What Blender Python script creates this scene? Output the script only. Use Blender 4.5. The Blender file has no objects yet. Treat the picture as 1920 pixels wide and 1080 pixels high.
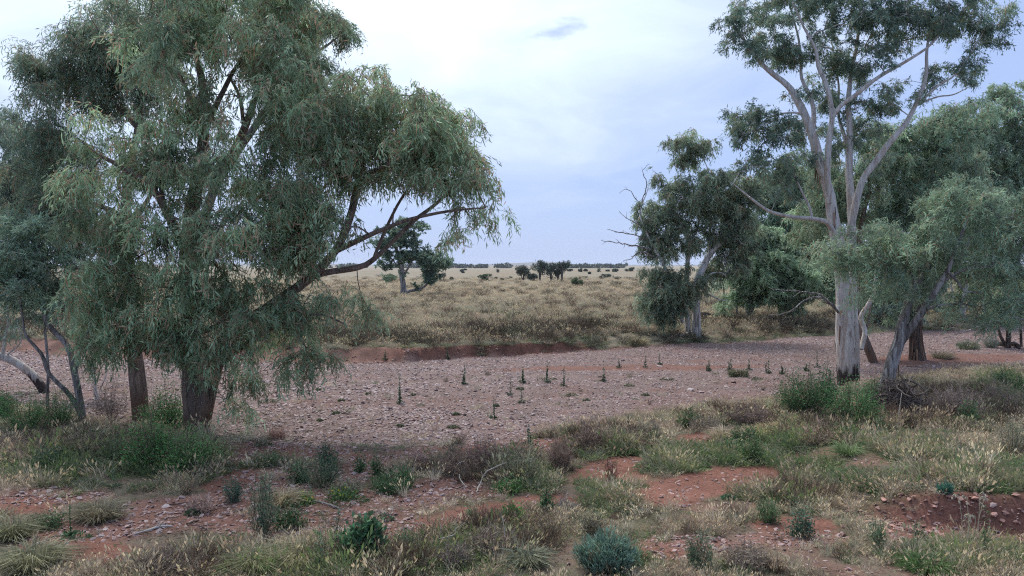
import bpy, math, random
import numpy as np
from mathutils import Vector

SC = bpy.context.scene
COL = SC.collection
rng = np.random.default_rng(7)
random.seed(7)

# ------------------------------------------------------------------ camera, sky, sun, exposure
FPX, CAMZ, PITCH = 1500.0, 4.6, math.atan(43.0 / 1500.0)
cam_d = bpy.data.cameras.new('camera')
cam = bpy.data.objects.new('camera', cam_d)
COL.objects.link(cam)
cam.location = (0, 0, CAMZ)
cam.rotation_euler = (math.pi / 2 - PITCH, 0, 0)
cam_d.sensor_width = 36.0
cam_d.lens = 36.0 * FPX / 1920.0
cam_d.clip_start = 0.1
cam_d.clip_end = 60000
SC.camera = cam

SUN_EL, SUN_AZ = math.radians(58), math.radians(-25)     # azimuth from +Y towards +X
world = bpy.data.worlds.new('World')
SC.world = world
world.use_nodes = True
wn = world.node_tree
wn.nodes.clear()
def N(nt, typ, **kw):
    n = nt.nodes.new(typ)
    for k, v in kw.items():
        setattr(n, k, v)
    return n
sky = N(wn, 'ShaderNodeTexSky', sky_type='NISHITA', sun_disc=False, sun_elevation=SUN_EL, sun_rotation=SUN_AZ)
bg_sky = N(wn, 'ShaderNodeBackground'); bg_sky.inputs['Strength'].default_value = 0.10
wn.links.new(sky.outputs[0], bg_sky.inputs['Color'])
tc = N(wn, 'ShaderNodeTexCoord')
# a broad overcast deck: soft bands of bright white and blue grey cloud
mp = N(wn, 'ShaderNodeMapping'); mp.inputs['Scale'].default_value = (1.0, 1.0, 2.6)
wn.links.new(tc.outputs['Generated'], mp.inputs['Vector'])
n1 = N(wn, 'ShaderNodeTexNoise'); n1.inputs['Scale'].default_value = 1.6; n1.inputs['Detail'].default_value = 6; n1.inputs['Roughness'].default_value = 0.5
n1.inputs['Distortion'].default_value = 0.3
wn.links.new(mp.outputs[0], n1.inputs['Vector'])
n2 = N(wn, 'ShaderNodeTexNoise'); n2.inputs['Scale'].default_value = 5.0; n2.inputs['Detail'].default_value = 8; n2.inputs['Roughness'].default_value = 0.55
n2.inputs['Distortion'].default_value = 0.5
wn.links.new(mp.outputs[0], n2.inputs['Vector'])
sep = N(wn, 'ShaderNodeSeparateXYZ'); wn.links.new(tc.outputs['Generated'], sep.inputs[0])
def wmath(op, a, b=None, c=None, clamp=False):
    m = N(wn, 'ShaderNodeMath', operation=op, use_clamp=clamp)
    for i, v in enumerate((a, b, c)):
        if v is None: continue
        if isinstance(v, (int, float)): m.inputs[i].default_value = v
        else: wn.links.new(v, m.inputs[i])
    return m.outputs[0]
# glow of the hidden sun in the cloud (angle to the sun direction)
sd = Vector((math.sin(SUN_AZ) * math.cos(SUN_EL), math.cos(SUN_AZ) * math.cos(SUN_EL), math.sin(SUN_EL)))
dot = N(wn, 'ShaderNodeVectorMath', operation='DOT_PRODUCT'); dot.inputs[1].default_value = sd
wn.links.new(tc.outputs['Generated'], dot.inputs[0])
glow = wmath('MULTIPLY_ADD', dot.outputs['Value'], 3.2, -1.80)           # ~0 at 66 deg, ~0.9 at the sun
el = wmath('MULTIPLY', sep.outputs['Z'], 0.35)
s = wmath('ADD', glow, wmath('MULTIPLY_ADD', n1.outputs['Fac'], 0.9, -0.45))
s = wmath('ADD', s, wmath('MULTIPLY_ADD', n2.outputs['Fac'], 0.75, -0.375))
n3 = N(wn, 'ShaderNodeTexNoise'); n3.inputs['Scale'].default_value = 30; n3.inputs['Detail'].default_value = 4; wn.links.new(mp.outputs[0], n3.inputs['Vector'])
# one small darker shred of cloud high in the middle of the view
pd = Vector((0.068, 1.0, 0.295)).normalized()
df = N(wn, 'ShaderNodeVectorMath', operation='SUBTRACT'); wn.links.new(tc.outputs['Generated'], df.inputs[0]); df.inputs[1].default_value = pd
mq0 = N(wn, 'ShaderNodeMapping'); mq0.inputs['Rotation'].default_value = (0, 0.26, 0); wn.links.new(df.outputs[0], mq0.inputs['Vector'])
mq = N(wn, 'ShaderNodeMapping'); mq.inputs['Scale'].default_value = (24, 8, 85)
wn.links.new(mq0.outputs[0], mq.inputs['Vector'])
ln = N(wn, 'ShaderNodeVectorMath', operation='LENGTH'); wn.links.new(mq.outputs[0], ln.inputs[0])
shred = wmath('SUBTRACT', wmath('MULTIPLY_ADD', n3.outputs['Fac'], 2.6, -0.35), ln.outputs['Value'], clamp=True)
s = wmath('SUBTRACT', s, wmath('MULTIPLY', shred, 0.42))
s = wmath('ADD', s, el, clamp=True)
ramp = N(wn, 'ShaderNodeValToRGB')
cr = ramp.color_ramp
cr.elements[0].position = 0.0; cr.elements[0].color = (0.34, 0.45, 0.74, 1)
cr.elements[1].position = 0.95; cr.elements[1].color = (0.98, 1.12, 1.14, 1)
e = cr.elements.new(0.25); e.color = (0.47, 0.565, 0.81, 1)
e = cr.elements.new(0.5); e.color = (0.66, 0.76, 0.95, 1)
wn.links.new(s, ramp.inputs[0])
bg_c = N(wn, 'ShaderNodeBackground'); bg_c.inputs['Strength'].default_value = 0.635
wn.links.new(ramp.outputs[0], bg_c.inputs['Color'])
mixw = N(wn, 'ShaderNodeMixShader'); mixw.inputs[0].default_value = 0.88
wn.links.new(bg_sky.outputs[0], mixw.inputs[1]); wn.links.new(bg_c.outputs[0], mixw.inputs[2])
wout = N(wn, 'ShaderNodeOutputWorld'); wn.links.new(mixw.outputs[0], wout.inputs[0])

sun_d = bpy.data.lights.new('sun', 'SUN')
sun_d.energy = 1.5; sun_d.angle = math.radians(18); sun_d.color = (1.0, 0.965, 0.925)
sun = bpy.data.objects.new('sun', sun_d); COL.objects.link(sun)
sun.rotation_euler = sd.to_track_quat('Z', 'Y').to_euler()
sun.location = (0, 0, 60)

vs = SC.view_settings
vs.view_transform = 'Standard'; vs.look = 'None'; vs.exposure = 1.0; vs.gamma = 1.0; vs.use_curve_mapping = False
SC.render.engine = 'CYCLES'
SC.cycles.use_denoising = False
SC.cycles.filter_width = 1.15
SC.cycles.volume_bounces = 1; SC.cycles.max_bounces = 8; SC.cycles.diffuse_bounces = 7; SC.cycles.glossy_bounces = 2; SC.cycles.transmission_bounces = 6

# ------------------------------------------------------------------ numeric helpers
def nrm(v):
    return v / np.maximum(np.linalg.norm(v, axis=-1, keepdims=True), 1e-9)

def _hash(ix, iy, seed):
    h = (ix.astype(np.int64) * 374761393 + iy.astype(np.int64) * 668265263 + seed * 69069 + 1013904223) & 0xFFFFFFFF
    h = ((h ^ (h >> 13)) * 1274126177) & 0xFFFFFFFF
    return ((h ^ (h >> 16)) & 0xFFFFFF) / float(0xFFFFFF)

def vnoise(x, y, seed=0):
    x = np.asarray(x, float); y = np.asarray(y, float)
    ix = np.floor(x); iy = np.floor(y)
    fx = x - ix; fy = y - iy
    fx = fx * fx * (3 - 2 * fx); fy = fy * fy * (3 - 2 * fy)
    a = _hash(ix, iy, seed); b = _hash(ix + 1, iy, seed); c = _hash(ix, iy + 1, seed); d = _hash(ix + 1, iy + 1, seed)
    return (a * (1 - fx) + b * fx) * (1 - fy) + (c * (1 - fx) + d * fx) * fy

def fbm(x, y, seed=0, oct=4):
    t = 0.0; a = 0.5; s = 0.0
    for i in range(oct):
        t = t + a * vnoise(x * 2 ** i, y * 2 ** i, seed + i * 17); s += a; a *= 0.5
    return t / s

def sstep(a, b, x):                     # also runs backwards when a > b
    t = np.clip((x - a) / (b - a), 0, 1)
    return t * t * (3 - 2 * t)

CP, SP = math.cos(PITCH), math.sin(PITCH)
def ray(px, py):
    u = (px - 960.0) / FPX; v = (540.0 - py) / FPX
    return np.array([u, CP + v * SP, -SP + v * CP])
def P(px, py, Y):                       # the place seen at (px, py) of the photograph at Y metres ahead
    d = ray(px, py)
    return np.array([0, 0, CAMZ]) + d * (Y / d[1])
def project(x, y, z):
    dz = z - CAMZ
    zc = y * CP - dz * SP
    zc = np.where(zc < 0.3, 0.3, zc)
    return 960 + FPX * x / zc, 540 - FPX * (y * SP + dz * CP) / zc

NEAR_X = [-80, -40, -20.5, -12.3, -8, -1, 2.4, 6.4, 9.7, 14, 18.5, 26, 60, 120]
NEAR_Y = [62, 41, 31, 25.3, 22.9, 22.6, 25.3, 27.8, 29.5, 33, 36.5, 40, 52, 70]
FAR_X = [-80, -30, -10, -4.7, 8.2, 20.8, 44, 120]
FAR_Y = [52, 47.2, 42.2, 44.3, 50.5, 57.5, 69, 98]
def edges(x):
    w = 0.5 * (vnoise(x * 0.8, x * 0 + 3, 5) - 0.5) + 0.8 * (vnoise(x * 0.25, x * 0 + 9, 6) - 0.5)
    return np.interp(x, NEAR_X, NEAR_Y) + w, np.interp(x, FAR_X, FAR_Y) + w * 1.3

def H(x, y):
    x = np.asarray(x, float); y = np.asarray(y, float)
    yn, yf = edges(x)
    fade = np.exp(-np.maximum(y - 60, 0) / 60)
    h = 0.22 * (fbm(x / 7, y / 7, 1) - 0.5) * fade + 0.10 * (fbm(x / 1.3, y / 1.3, 2, 3) - 0.5) * np.exp(-np.maximum(y - 35, 0) / 15)
    h = h + 0.9 * (fbm(x / 60, y / 60, 3, 3) - 0.5) * sstep(60, 150, y) * (1 - sstep(400, 900, y))
    near = sstep(-2.6, 0.6, y - yn)
    k = sstep(1, 10, x)                                    # the far bank is a scarp on the left and a gentle slope on the right
    gul = 0.9 * (vnoise(x * 1.1, x * 0 + 4, 15) - 0.5) + 0.25 * (vnoise(x * 3.1, x * 0 + 4, 16) - 0.5)
    far = sstep(0, 1, (y - yf + 0.1 + gul * (1 - k)) / (0.42 + 1.3 * sstep(-5.0, -9.0, x) + 3.6 * k))
    h = h - 0.62 * near * (1 - far)
    # scarp crest
    h = h + 0.05 * (1 - k) * np.exp(-((y - yf - 1.0) / 1.2) ** 2)
    # gravel bar relief
    h = h + 0.10 * (fbm(x / 3.5, y / 2.2, 9, 3) - 0.5) * near * (1 - far)
    # low mound left of the big gum
    h = h + 0.42 * np.exp(-(((x - 8.0) / 2.6) ** 2 + ((y - 23.6) / 1.5) ** 2))
    # eroded cut at the lower right, facing the camera
    yc = 14.55 - 0.12 * (x - 6) + 0.35 * (vnoise(x * 1.3, x * 0, 12) - 0.5)
    m = sstep(6.1, 8.0, x) * (1 - sstep(17, 24, x))
    h = h + m * .14 * (fbm(x * 2.2, y * 2.6, 19, 3) - .5) * np.exp(-((y - yc) / .9) ** 2)
    up = sstep(0, 0.34, y - yc) * (1 - sstep(3.5, 8.0, y - yc))
    h = h + m * (0.44 * up - 0.16 * (1 - sstep(-0.1, 0.2, y - yc)) * sstep(-3, -0.6, y - yc))
    return h

def G(px, py):                           # ground point under a pixel
    d = ray(px, py); z = -0.2; p = None
    for _ in range(25):
        t = (z - CAMZ) / d[2]
        p = np.array([0, 0, CAMZ]) + d * t
        z = 0.5 * z + 0.5 * float(H(p[0], p[1]))
    p[2] = float(H(p[0], p[1]))
    return p

# ------------------------------------------------------------------ mesh helpers
def mesh_np(name, V, quads=None, tris=None, mat=None, col=None, smooth=False):
    me = bpy.data.meshes.new(name)
    V = np.ascontiguousarray(V, dtype=np.float32)
    parts = []; starts = []; n = 0
    for F, k in ((quads, 4), (tris, 3)):
        if F is None or len(F) == 0: continue
        F = np.asarray(F, np.int32)
        parts.append(F.ravel()); starts.append(n + np.arange(len(F), dtype=np.int32) * k); n += len(F) * k
    loops = np.concatenate(parts); starts = np.concatenate(starts).astype(np.int32)
    me.vertices.add(len(V)); me.vertices.foreach_set('co', V.ravel())
    me.loops.add(len(loops)); me.loops.foreach_set('vertex_index', loops)
    me.polygons.add(len(starts)); me.polygons.foreach_set('loop_start', starts)
    if smooth: me.polygons.foreach_set('use_smooth', np.ones(len(starts), bool))
    me.update(calc_edges=True)
    if col is not None:
        c = np.ones((len(V), 4), np.float32); c[:, :3] = col
        a = me.color_attributes.new('Col', 'FLOAT_COLOR', 'POINT'); a.data.foreach_set('color', c.ravel())
    if mat is not None: me.materials.append(mat)
    return me

def link(name, me, parent=None, kind=None, loc=None):
    o = bpy.data.objects.new(name, me); COL.objects.link(o)
    if parent is not None: o.parent = parent
    if kind: o['kind'] = kind
    if loc is not None: o.location = loc
    return o

def thing(name, label, cat, loc, group=None):
    o = bpy.data.objects.new(name, None); COL.objects.link(o)
    o.location = tuple(float(v) for v in loc); o.empty_display_size = 0.3
    o['label'] = label; o['category'] = cat
    if group: o['group'] = group
    return o

class Geo:
    """collects vertices, quads, tris and colours"""
    def __init__(s): s.V = []; s.Q = []; s.T = []; s.C = []; s.n = 0
    def add(s, V, Q=None, T=None, C=None):
        V = np.asarray(V, float).reshape(-1, 3)
        if Q is not None and len(Q): s.Q.append(np.asarray(Q) + s.n)
        if T is not None and len(T): s.T.append(np.asarray(T) + s.n)
        if C is None: C = (1, 1, 1)
        s.C.append(np.broadcast_to(np.asarray(C, float), V.shape))
        s.V.append(V); s.n += len(V)
    def mesh(s, name, mat, origin=(0, 0, 0), smooth=False):
        V = np.concatenate(s.V) - np.asarray(origin)
        Q = np.concatenate(s.Q) if s.Q else None; T = np.concatenate(s.T) if s.T else None
        return mesh_np(name, V, Q, T, mat, np.concatenate(s.C), smooth)

def catmull(pts, step=0.25):
    pts = np.asarray(pts, float)
    if len(pts) < 3:
        p0, p1 = pts[0], pts[-1]; m = max(2, int(np.linalg.norm((p1 - p0)[:3]) / step) + 1)
        return p0 + (p1 - p0) * np.linspace(0, 1, m)[:, None]
    ext = np.vstack([2 * pts[0] - pts[1], pts, 2 * pts[-1] - pts[-2]])
    out = []
    for i in range(1, len(ext) - 2):
        a, b, c, d = ext[i - 1:i + 3]
        m = max(2, int(np.linalg.norm((c - b)[:3]) / step))
        t = np.linspace(0, 1, m, endpoint=False)[:, None]
        out.append(0.5 * ((2 * b) + (-a + c) * t + (2 * a - 5 * b + 4 * c - d) * t ** 2 + (-a + 3 * b - 3 * c + d) * t ** 3))
    out.append(ext[-2][None])
    return np.vstack(out)

def tube(geo, pts, rad, sides=8, col=(1, 1, 1), lump=0.0, seed=0, flute=0.0):
    pts = np.asarray(pts, float); n = len(pts)
    tan = nrm(np.gradient(pts, axis=0))
    ref = np.array([0.31, -0.9, 0.2]); ref = ref - tan[0] * ref.dot(tan[0]); ref /= np.linalg.norm(ref)
    U = np.zeros((n, 3)); U[0] = ref
    for i in range(1, n):
        r = U[i - 1] - tan[i] * U[i - 1].dot(tan[i]); U[i] = r / max(np.linalg.norm(r), 1e-6)
    W = np.cross(tan, U)
    a = np.linspace(0, 2 * math.pi, sides, endpoint=False)
    ca, sa = np.cos(a), np.sin(a)
    R = np.broadcast_to(np.asarray(rad, float)[:, None], (n, sides)).copy()
    if lump:
        L = np.concatenate([[0], np.cumsum(np.linalg.norm(np.diff(pts, axis=0), axis=1))])[:, None]
        R *= 1 + lump * (fbm(ca[None] * 1.6 + 7 + seed + 0 * L, L * 0.9 + sa[None] * 1.6 + seed, seed, 3) - 0.5) * 2
        R *= 1 + flute * np.sin(a * 5 + seed + L * 0.25)
    V = pts[:, None] + R[..., None] * (ca[None, :, None] * U[:, None] + sa[None, :, None] * W[:, None])
    i = np.arange(n - 1)[:, None] * sides; j = np.arange(sides)[None]; j2 = (j + 1) % sides
    Q = np.stack([i + j, i + j2, i + sides + j2, i + sides + j], -1).reshape(-1, 4)
    V = V.reshape(-1, 3)
    V = np.vstack([V, pts[-1] + tan[-1] * rad[-1] * 0.5])
    k = (n - 1) * sides
    T = np.stack([k + np.arange(sides), k + (np.arange(sides) + 1) % sides, np.full(sides, n * sides)], -1)
    geo.add(V, Q, T, col)

def sticks(geo, A, B, ra, rb, sides=4, col=(1, 1, 1)):
    """many straight tapered segments at once"""
    A = np.asarray(A, float); B = np.asarray(B, float); n = len(A)
    if n == 0: return
    ra = np.broadcast_to(ra, (n,)); rb = np.broadcast_to(rb, (n,))
    t = nrm(B - A); r = np.where(np.abs(t[:, 2:3]) > 0.9, np.array([[1., 0, 0]]), np.array([[0, 0, 1.]]))
    U = nrm(np.cross(t, r)); W = np.cross(t, U)
    a = np.linspace(0, 2 * math.pi, sides, endpoint=False)
    D = np.cos(a)[None, :, None] * U[:, None] + np.sin(a)[None, :, None] * W[:, None]
    V = np.concatenate([A[:, None] + D * ra[:, None, None], B[:, None] + D * rb[:, None, None]], 1)   # n, 2s, 3
    base = (np.arange(n) * 2 * sides)[:, None]; j = np.arange(sides)[None]; j2 = (j + 1) % sides
    Q = np.stack([base + j, base + j2, base + sides + j2, base + sides + j], -1).reshape(-1, 4)
    if np.ndim(col) == 2: col = np.repeat(col, 2 * sides, 0)
    geo.add(V.reshape(-1, 3), Q, None, col)

def leaves(geo, pos, d, L, W, col, down=0.0):
    """diamond leaves: pos, direction, length, width, colour"""
    n = len(pos)
    if n == 0: return
    d = nrm(d); s = nrm(np.cross(d, rng.normal(size=(n, 3)))); u = np.cross(s, d)
    L = np.broadcast_to(L, (n,))[:, None]; W = np.broadcast_to(W, (n,))[:, None]
    m = pos + d * L * 0.42 + u * L * 0.05
    tip = pos + d * L; tip[:, 2] -= down * L[:, 0]
    V = np.stack([pos, m + s * W * 0.5, tip, m - s * W * 0.5], 1).reshape(-1, 3)
    Q = np.arange(n * 4).reshape(n, 4)
    geo.add(V, Q, None, np.repeat(col, 4, 0))

# ------------------------------------------------------------------ materials
def new_mat(name):
    m = bpy.data.materials.new(name); m.use_nodes = True
    nt = m.node_tree; nt.nodes.clear()
    out = N(nt, 'ShaderNodeOutputMaterial')
    return m, nt, out

def leaf_mat(name, rough=0.5, trans=0.25, spec=0.35, attr='Col', inst=False, gain=1.0):
    m, nt, out = new_mat(name)
    at = N(nt, 'ShaderNodeAttribute', attribute_name=attr)
    color = at.outputs['Color']
    if inst:
        ai = N(nt, 'ShaderNodeAttribute', attribute_name='tint', attribute_type='INSTANCER')
        mx = N(nt, 'ShaderNodeMix', data_type='RGBA', blend_type='MULTIPLY'); mx.inputs[0].default_value = 1
        nt.links.new(color, mx.inputs['A']); nt.links.new(ai.outputs['Color'], mx.inputs['B']); color = mx.outputs['Result']
    bs = N(nt, 'ShaderNodeBsdfPrincipled'); bs.inputs['Roughness'].default_value = rough
    bs.inputs['Specular IOR Level'].default_value = spec
    nt.links.new(color, bs.inputs['Base Color'])
    tr = N(nt, 'ShaderNodeBsdfTranslucent'); nt.links.new(color, tr.inputs['Color'])
    ms = N(nt, 'ShaderNodeMixShader'); ms.inputs[0].default_value = trans
    nt.links.new(bs.outputs[0], ms.inputs[1]); nt.links.new(tr.outputs[0], ms.inputs[2])
    nt.links.new(ms.outputs[0], out.inputs[0])
    return m

def noise_node(nt, vec, scale, detail=4, rough=0.55, dist=0.0):
    n = N(nt, 'ShaderNodeTexNoise'); n.inputs['Scale'].default_value = scale; n.inputs['Detail'].default_value = detail
    n.inputs['Roughness'].default_value = rough; n.inputs['Distortion'].default_value = dist
    nt.links.new(vec, n.inputs['Vector']); return n.outputs['Fac']

def ramp_node(nt, fac, stops):
    r = N(nt, 'ShaderNodeValToRGB'); c = r.color_ramp
    while len(c.elements) > 1: c.elements.remove(c.elements[-1])
    c.elements[0].position = stops[0][0]; c.elements[0].color = (*stops[0][1], 1)
    for p, col in stops[1:]:
        e = c.elements.new(p); e.color = (*col, 1)
    nt.links.new(fac, r.inputs[0]); return r.outputs[0]

def mixc(nt, fac, a, b, mode='MIX'):
    mx = N(nt, 'ShaderNodeMix', data_type='RGBA', blend_type=mode)
    for k, v in (('A', a), ('B', b)):
        if isinstance(v, tuple): mx.inputs[k].default_value = (*v, 1)
        else: nt.links.new(v, mx.inputs[k])
    if isinstance(fac, (int, float)): mx.inputs[0].default_value = fac
    else: nt.links.new(fac, mx.inputs[0])
    return mx.outputs['Result']

def bark_mat(name, stops, patch=None, streak=9.0, zs=0.12, bump=0.5, low=None, low_h=0.8):
    """vertically streaked bark; 'low' = colour of the rough stocking at the foot (object-space height)"""
    m, nt, out = new_mat(name)
    tcn = N(nt, 'ShaderNodeTexCoord')
    mpn = N(nt, 'ShaderNodeMapping'); mpn.inputs['Scale'].default_value = (1, 1, zs)
    nt.links.new(tcn.outputs['Object'], mpn.inputs['Vector'])
    f = noise_node(nt, mpn.outputs[0], streak, 5, 0.6, 0.6)
    c = ramp_node(nt, f, stops)
    f2 = noise_node(nt, mpn.outputs[0], streak * 4.5, 3, 0.6, 0.2)
    if patch:
        fp = noise_node(nt, mpn.outputs[0], streak * 0.45, 4, 0.6, 0.9)
        pm = ramp_node(nt, fp, [(0.53, (0, 0, 0)), (0.60, (1, 1, 1))])
        c = mixc(nt, pm, c, patch)
    c = mixc(nt, 0.55, c, ramp_node(nt, f2, [(0.28, (0.25, 0.23, 0.22)), (0.5, (1, 1, 1)), (0.8, (1.25, 1.25, 1.25))]), 'MULTIPLY')
    if low:
        sp = N(nt, 'ShaderNodeSeparateXYZ'); nt.links.new(tcn.outputs['Object'], sp.inputs[0])
        a = N(nt, 'ShaderNodeMath', operation='MULTIPLY_ADD'); nt.links.new(f, a.inputs[0]); a.inputs[1].default_value = -2.2 * low_h; nt.links.new(sp.outputs['Z'], a.inputs[2])
        b = N(nt, 'ShaderNodeMapRange'); nt.links.new(a.outputs[0], b.inputs[0])
        b.inputs[1].default_value = -low_h * 0.35; b.inputs[2].default_value = 0.0; b.inputs[3].default_value = 1; b.inputs[4].default_value = 0
        c = mixc(nt, b.outputs[0], c, low)
    bs = N(nt, 'ShaderNodeBsdfPrincipled'); bs.inputs['Roughness'].default_value = 0.8; bs.inputs['Specular IOR Level'].default_value = 0.2
    nt.links.new(c, bs.inputs['Base Color'])
    bp = N(nt, 'ShaderNodeBump'); bp.inputs['Strength'].default_value = bump; bp.inputs['Distance'].default_value = 0.04
    ad = N(nt, 'ShaderNodeMath', operation='ADD'); nt.links.new(f, ad.inputs[0]); nt.links.new(f2, ad.inputs[1])
    nt.links.new(ad.outputs[0], bp.inputs['Height']); nt.links.new(bp.outputs[0], bs.inputs['Normal'])
    nt.links.new(bs.outputs[0], out.inputs[0])
    return m

M_LEAF = leaf_mat('gum_leaf', 0.42, 0.22, 0.45)
M_LEAFD = leaf_mat('dry_leaf', 0.8, 0.15, 0.1)
M_WEED = leaf_mat('weed_leaf', 0.6, 0.3, 0.25)
M_GRASS = leaf_mat('grass_blade', 0.7, 0.42, 0.2, inst=True)
M_SPRIG = leaf_mat('gum_leaf_spray', 0.5, 0.46, 0.2, inst=True)
M_STICK = leaf_mat('twig_bark', 0.9, 0.0, 0.1)
B_WEEP = bark_mat('brown_gum_bark', [(0.30, (0.07, 0.050, 0.04)), (0.5, (0.20, 0.15, 0.122)), (0.7, (0.34, 0.27, 0.225))], (0.23, 0.155, 0.115), low=(0.15, 0.095, 0.068), low_h=0.9, bump=0.9)
B_PALE = bark_mat('pale_gum_bark', [(0.30, (0.25, 0.21, 0.185)), (0.42, (0.49, 0.44, 0.39)), (0.7, (0.68, 0.63, 0.57))], (0.44, 0.35, 0.29), bump=0.35, low=(0.05, 0.036, 0.032), low_h=0.75)
B_WHITE = bark_mat('white_gum_bark', [(0.3, (0.22, 0.20, 0.18)), (0.42, (0.60, 0.57, 0.54)), (0.7, (0.74, 0.72, 0.70))], (0.30, 0.26, 0.23), bump=0.3)
B_GREY = bark_mat('grey_gum_bark', [(0.30, (0.07, 0.058, 0.052)), (0.5, (0.19, 0.165, 0.15)), (0.7, (0.36, 0.33, 0.315))], (0.42, 0.39, 0.37), bump=0.6)
B_DARK = bark_mat('dark_rough_bark', [(0.3, (0.035, 0.026, 0.022)), (0.5, (0.10, 0.075, 0.06)), (0.7, (0.20, 0.155, 0.125))], (0.13, 0.07, 0.045), bump=1.0)

# ground colour areas in photograph pixels: (cx, cy, rx, ry, tilt)
RED = [(1345, 903, 130, 27, -.08), (1240, 930, 75, 18, 0), (1312, 823, 48, 14, -.1), (1160, 868, 60, 14, 0), (900, 962, 95, 18, -.1), (1030, 942, 75, 14, 0),
       (820, 985, 95, 20, 0), (735, 1005, 60, 18, 0), (1140, 890, 75, 16, 0), (60, 945, 70, 18, 0), (150, 1030, 130, 26, .1),
       (960, 838, 150, 12, -.05), (560, 850, 140, 14, .05), (430, 905, 60, 20, -.2), (1790, 980, 170, 36, -.12), (1800, 672, 160, 9, 0), (1700, 675, 60, 10, 0),
       (1240, 1040, 60, 14, 0), (1180, 690, 260, 5, -.01), (1700, 820, 70, 10, 0), (1490, 985, 90, 14, 0)]
PEB = [(300, 968, 210, 34, -.18), (560, 900, 190, 30, -.16), (820, 925, 120, 30, -.1), (620, 955, 170, 40, 0), (100, 1000, 110, 26, 0), (90, 930, 120, 18, 0),
       (1290, 1030, 130, 24, 0), (520, 850, 160, 22, 0), (900, 842, 190, 14, -.05), (1780, 985, 160, 36, -.12), (470, 985, 120, 26, 0), (700, 985, 120, 24, 0), (1500, 1010, 110, 14, 0)]
def ell(px, py, lst, jit):
    o = np.zeros_like(px)
    for cx, cy, rx, ry, t in lst:
        dx = px - cx; dy = (py - cy) - t * dx
        o = np.maximum(o, 1.25 - np.sqrt((dx / rx) ** 2 + (dy / ry) ** 2))
    return sstep(0.05, 0.45, o + jit)

def masks(x, y, z=None):
    if z is None: z = H(x, y)
    px, py = project(x, y, z)
    yn, yf = edges(x)
    bed = sstep(-0.9, 0.4, y - yn) * (1 - sstep(-0.5, 0.3, y - yf))
    j = 0.8 * (fbm(x / 0.9, y / 0.9, 31) - 0.5)
    off = np.where((px < -100) | (px > 2020) | (py > 1150), 0.7 * sstep(0.56, 0.7, fbm(x / 3, y / 3, 44)), 0)
    red = np.maximum(ell(px, py, RED, j), off * (y < 40)); peb = np.maximum(ell(px, py, PEB, j), off * (y < 40))
    peb = np.maximum(peb, .75 * sstep(-2.6, -1.2, y - yn) * sstep(-11, -8, x) * (1 - sstep(7, 11, x))); peb = np.maximum(peb * (1 - 0.55 * bed), 0)
    return px, py, bed, red, peb, yn, yf

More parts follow.
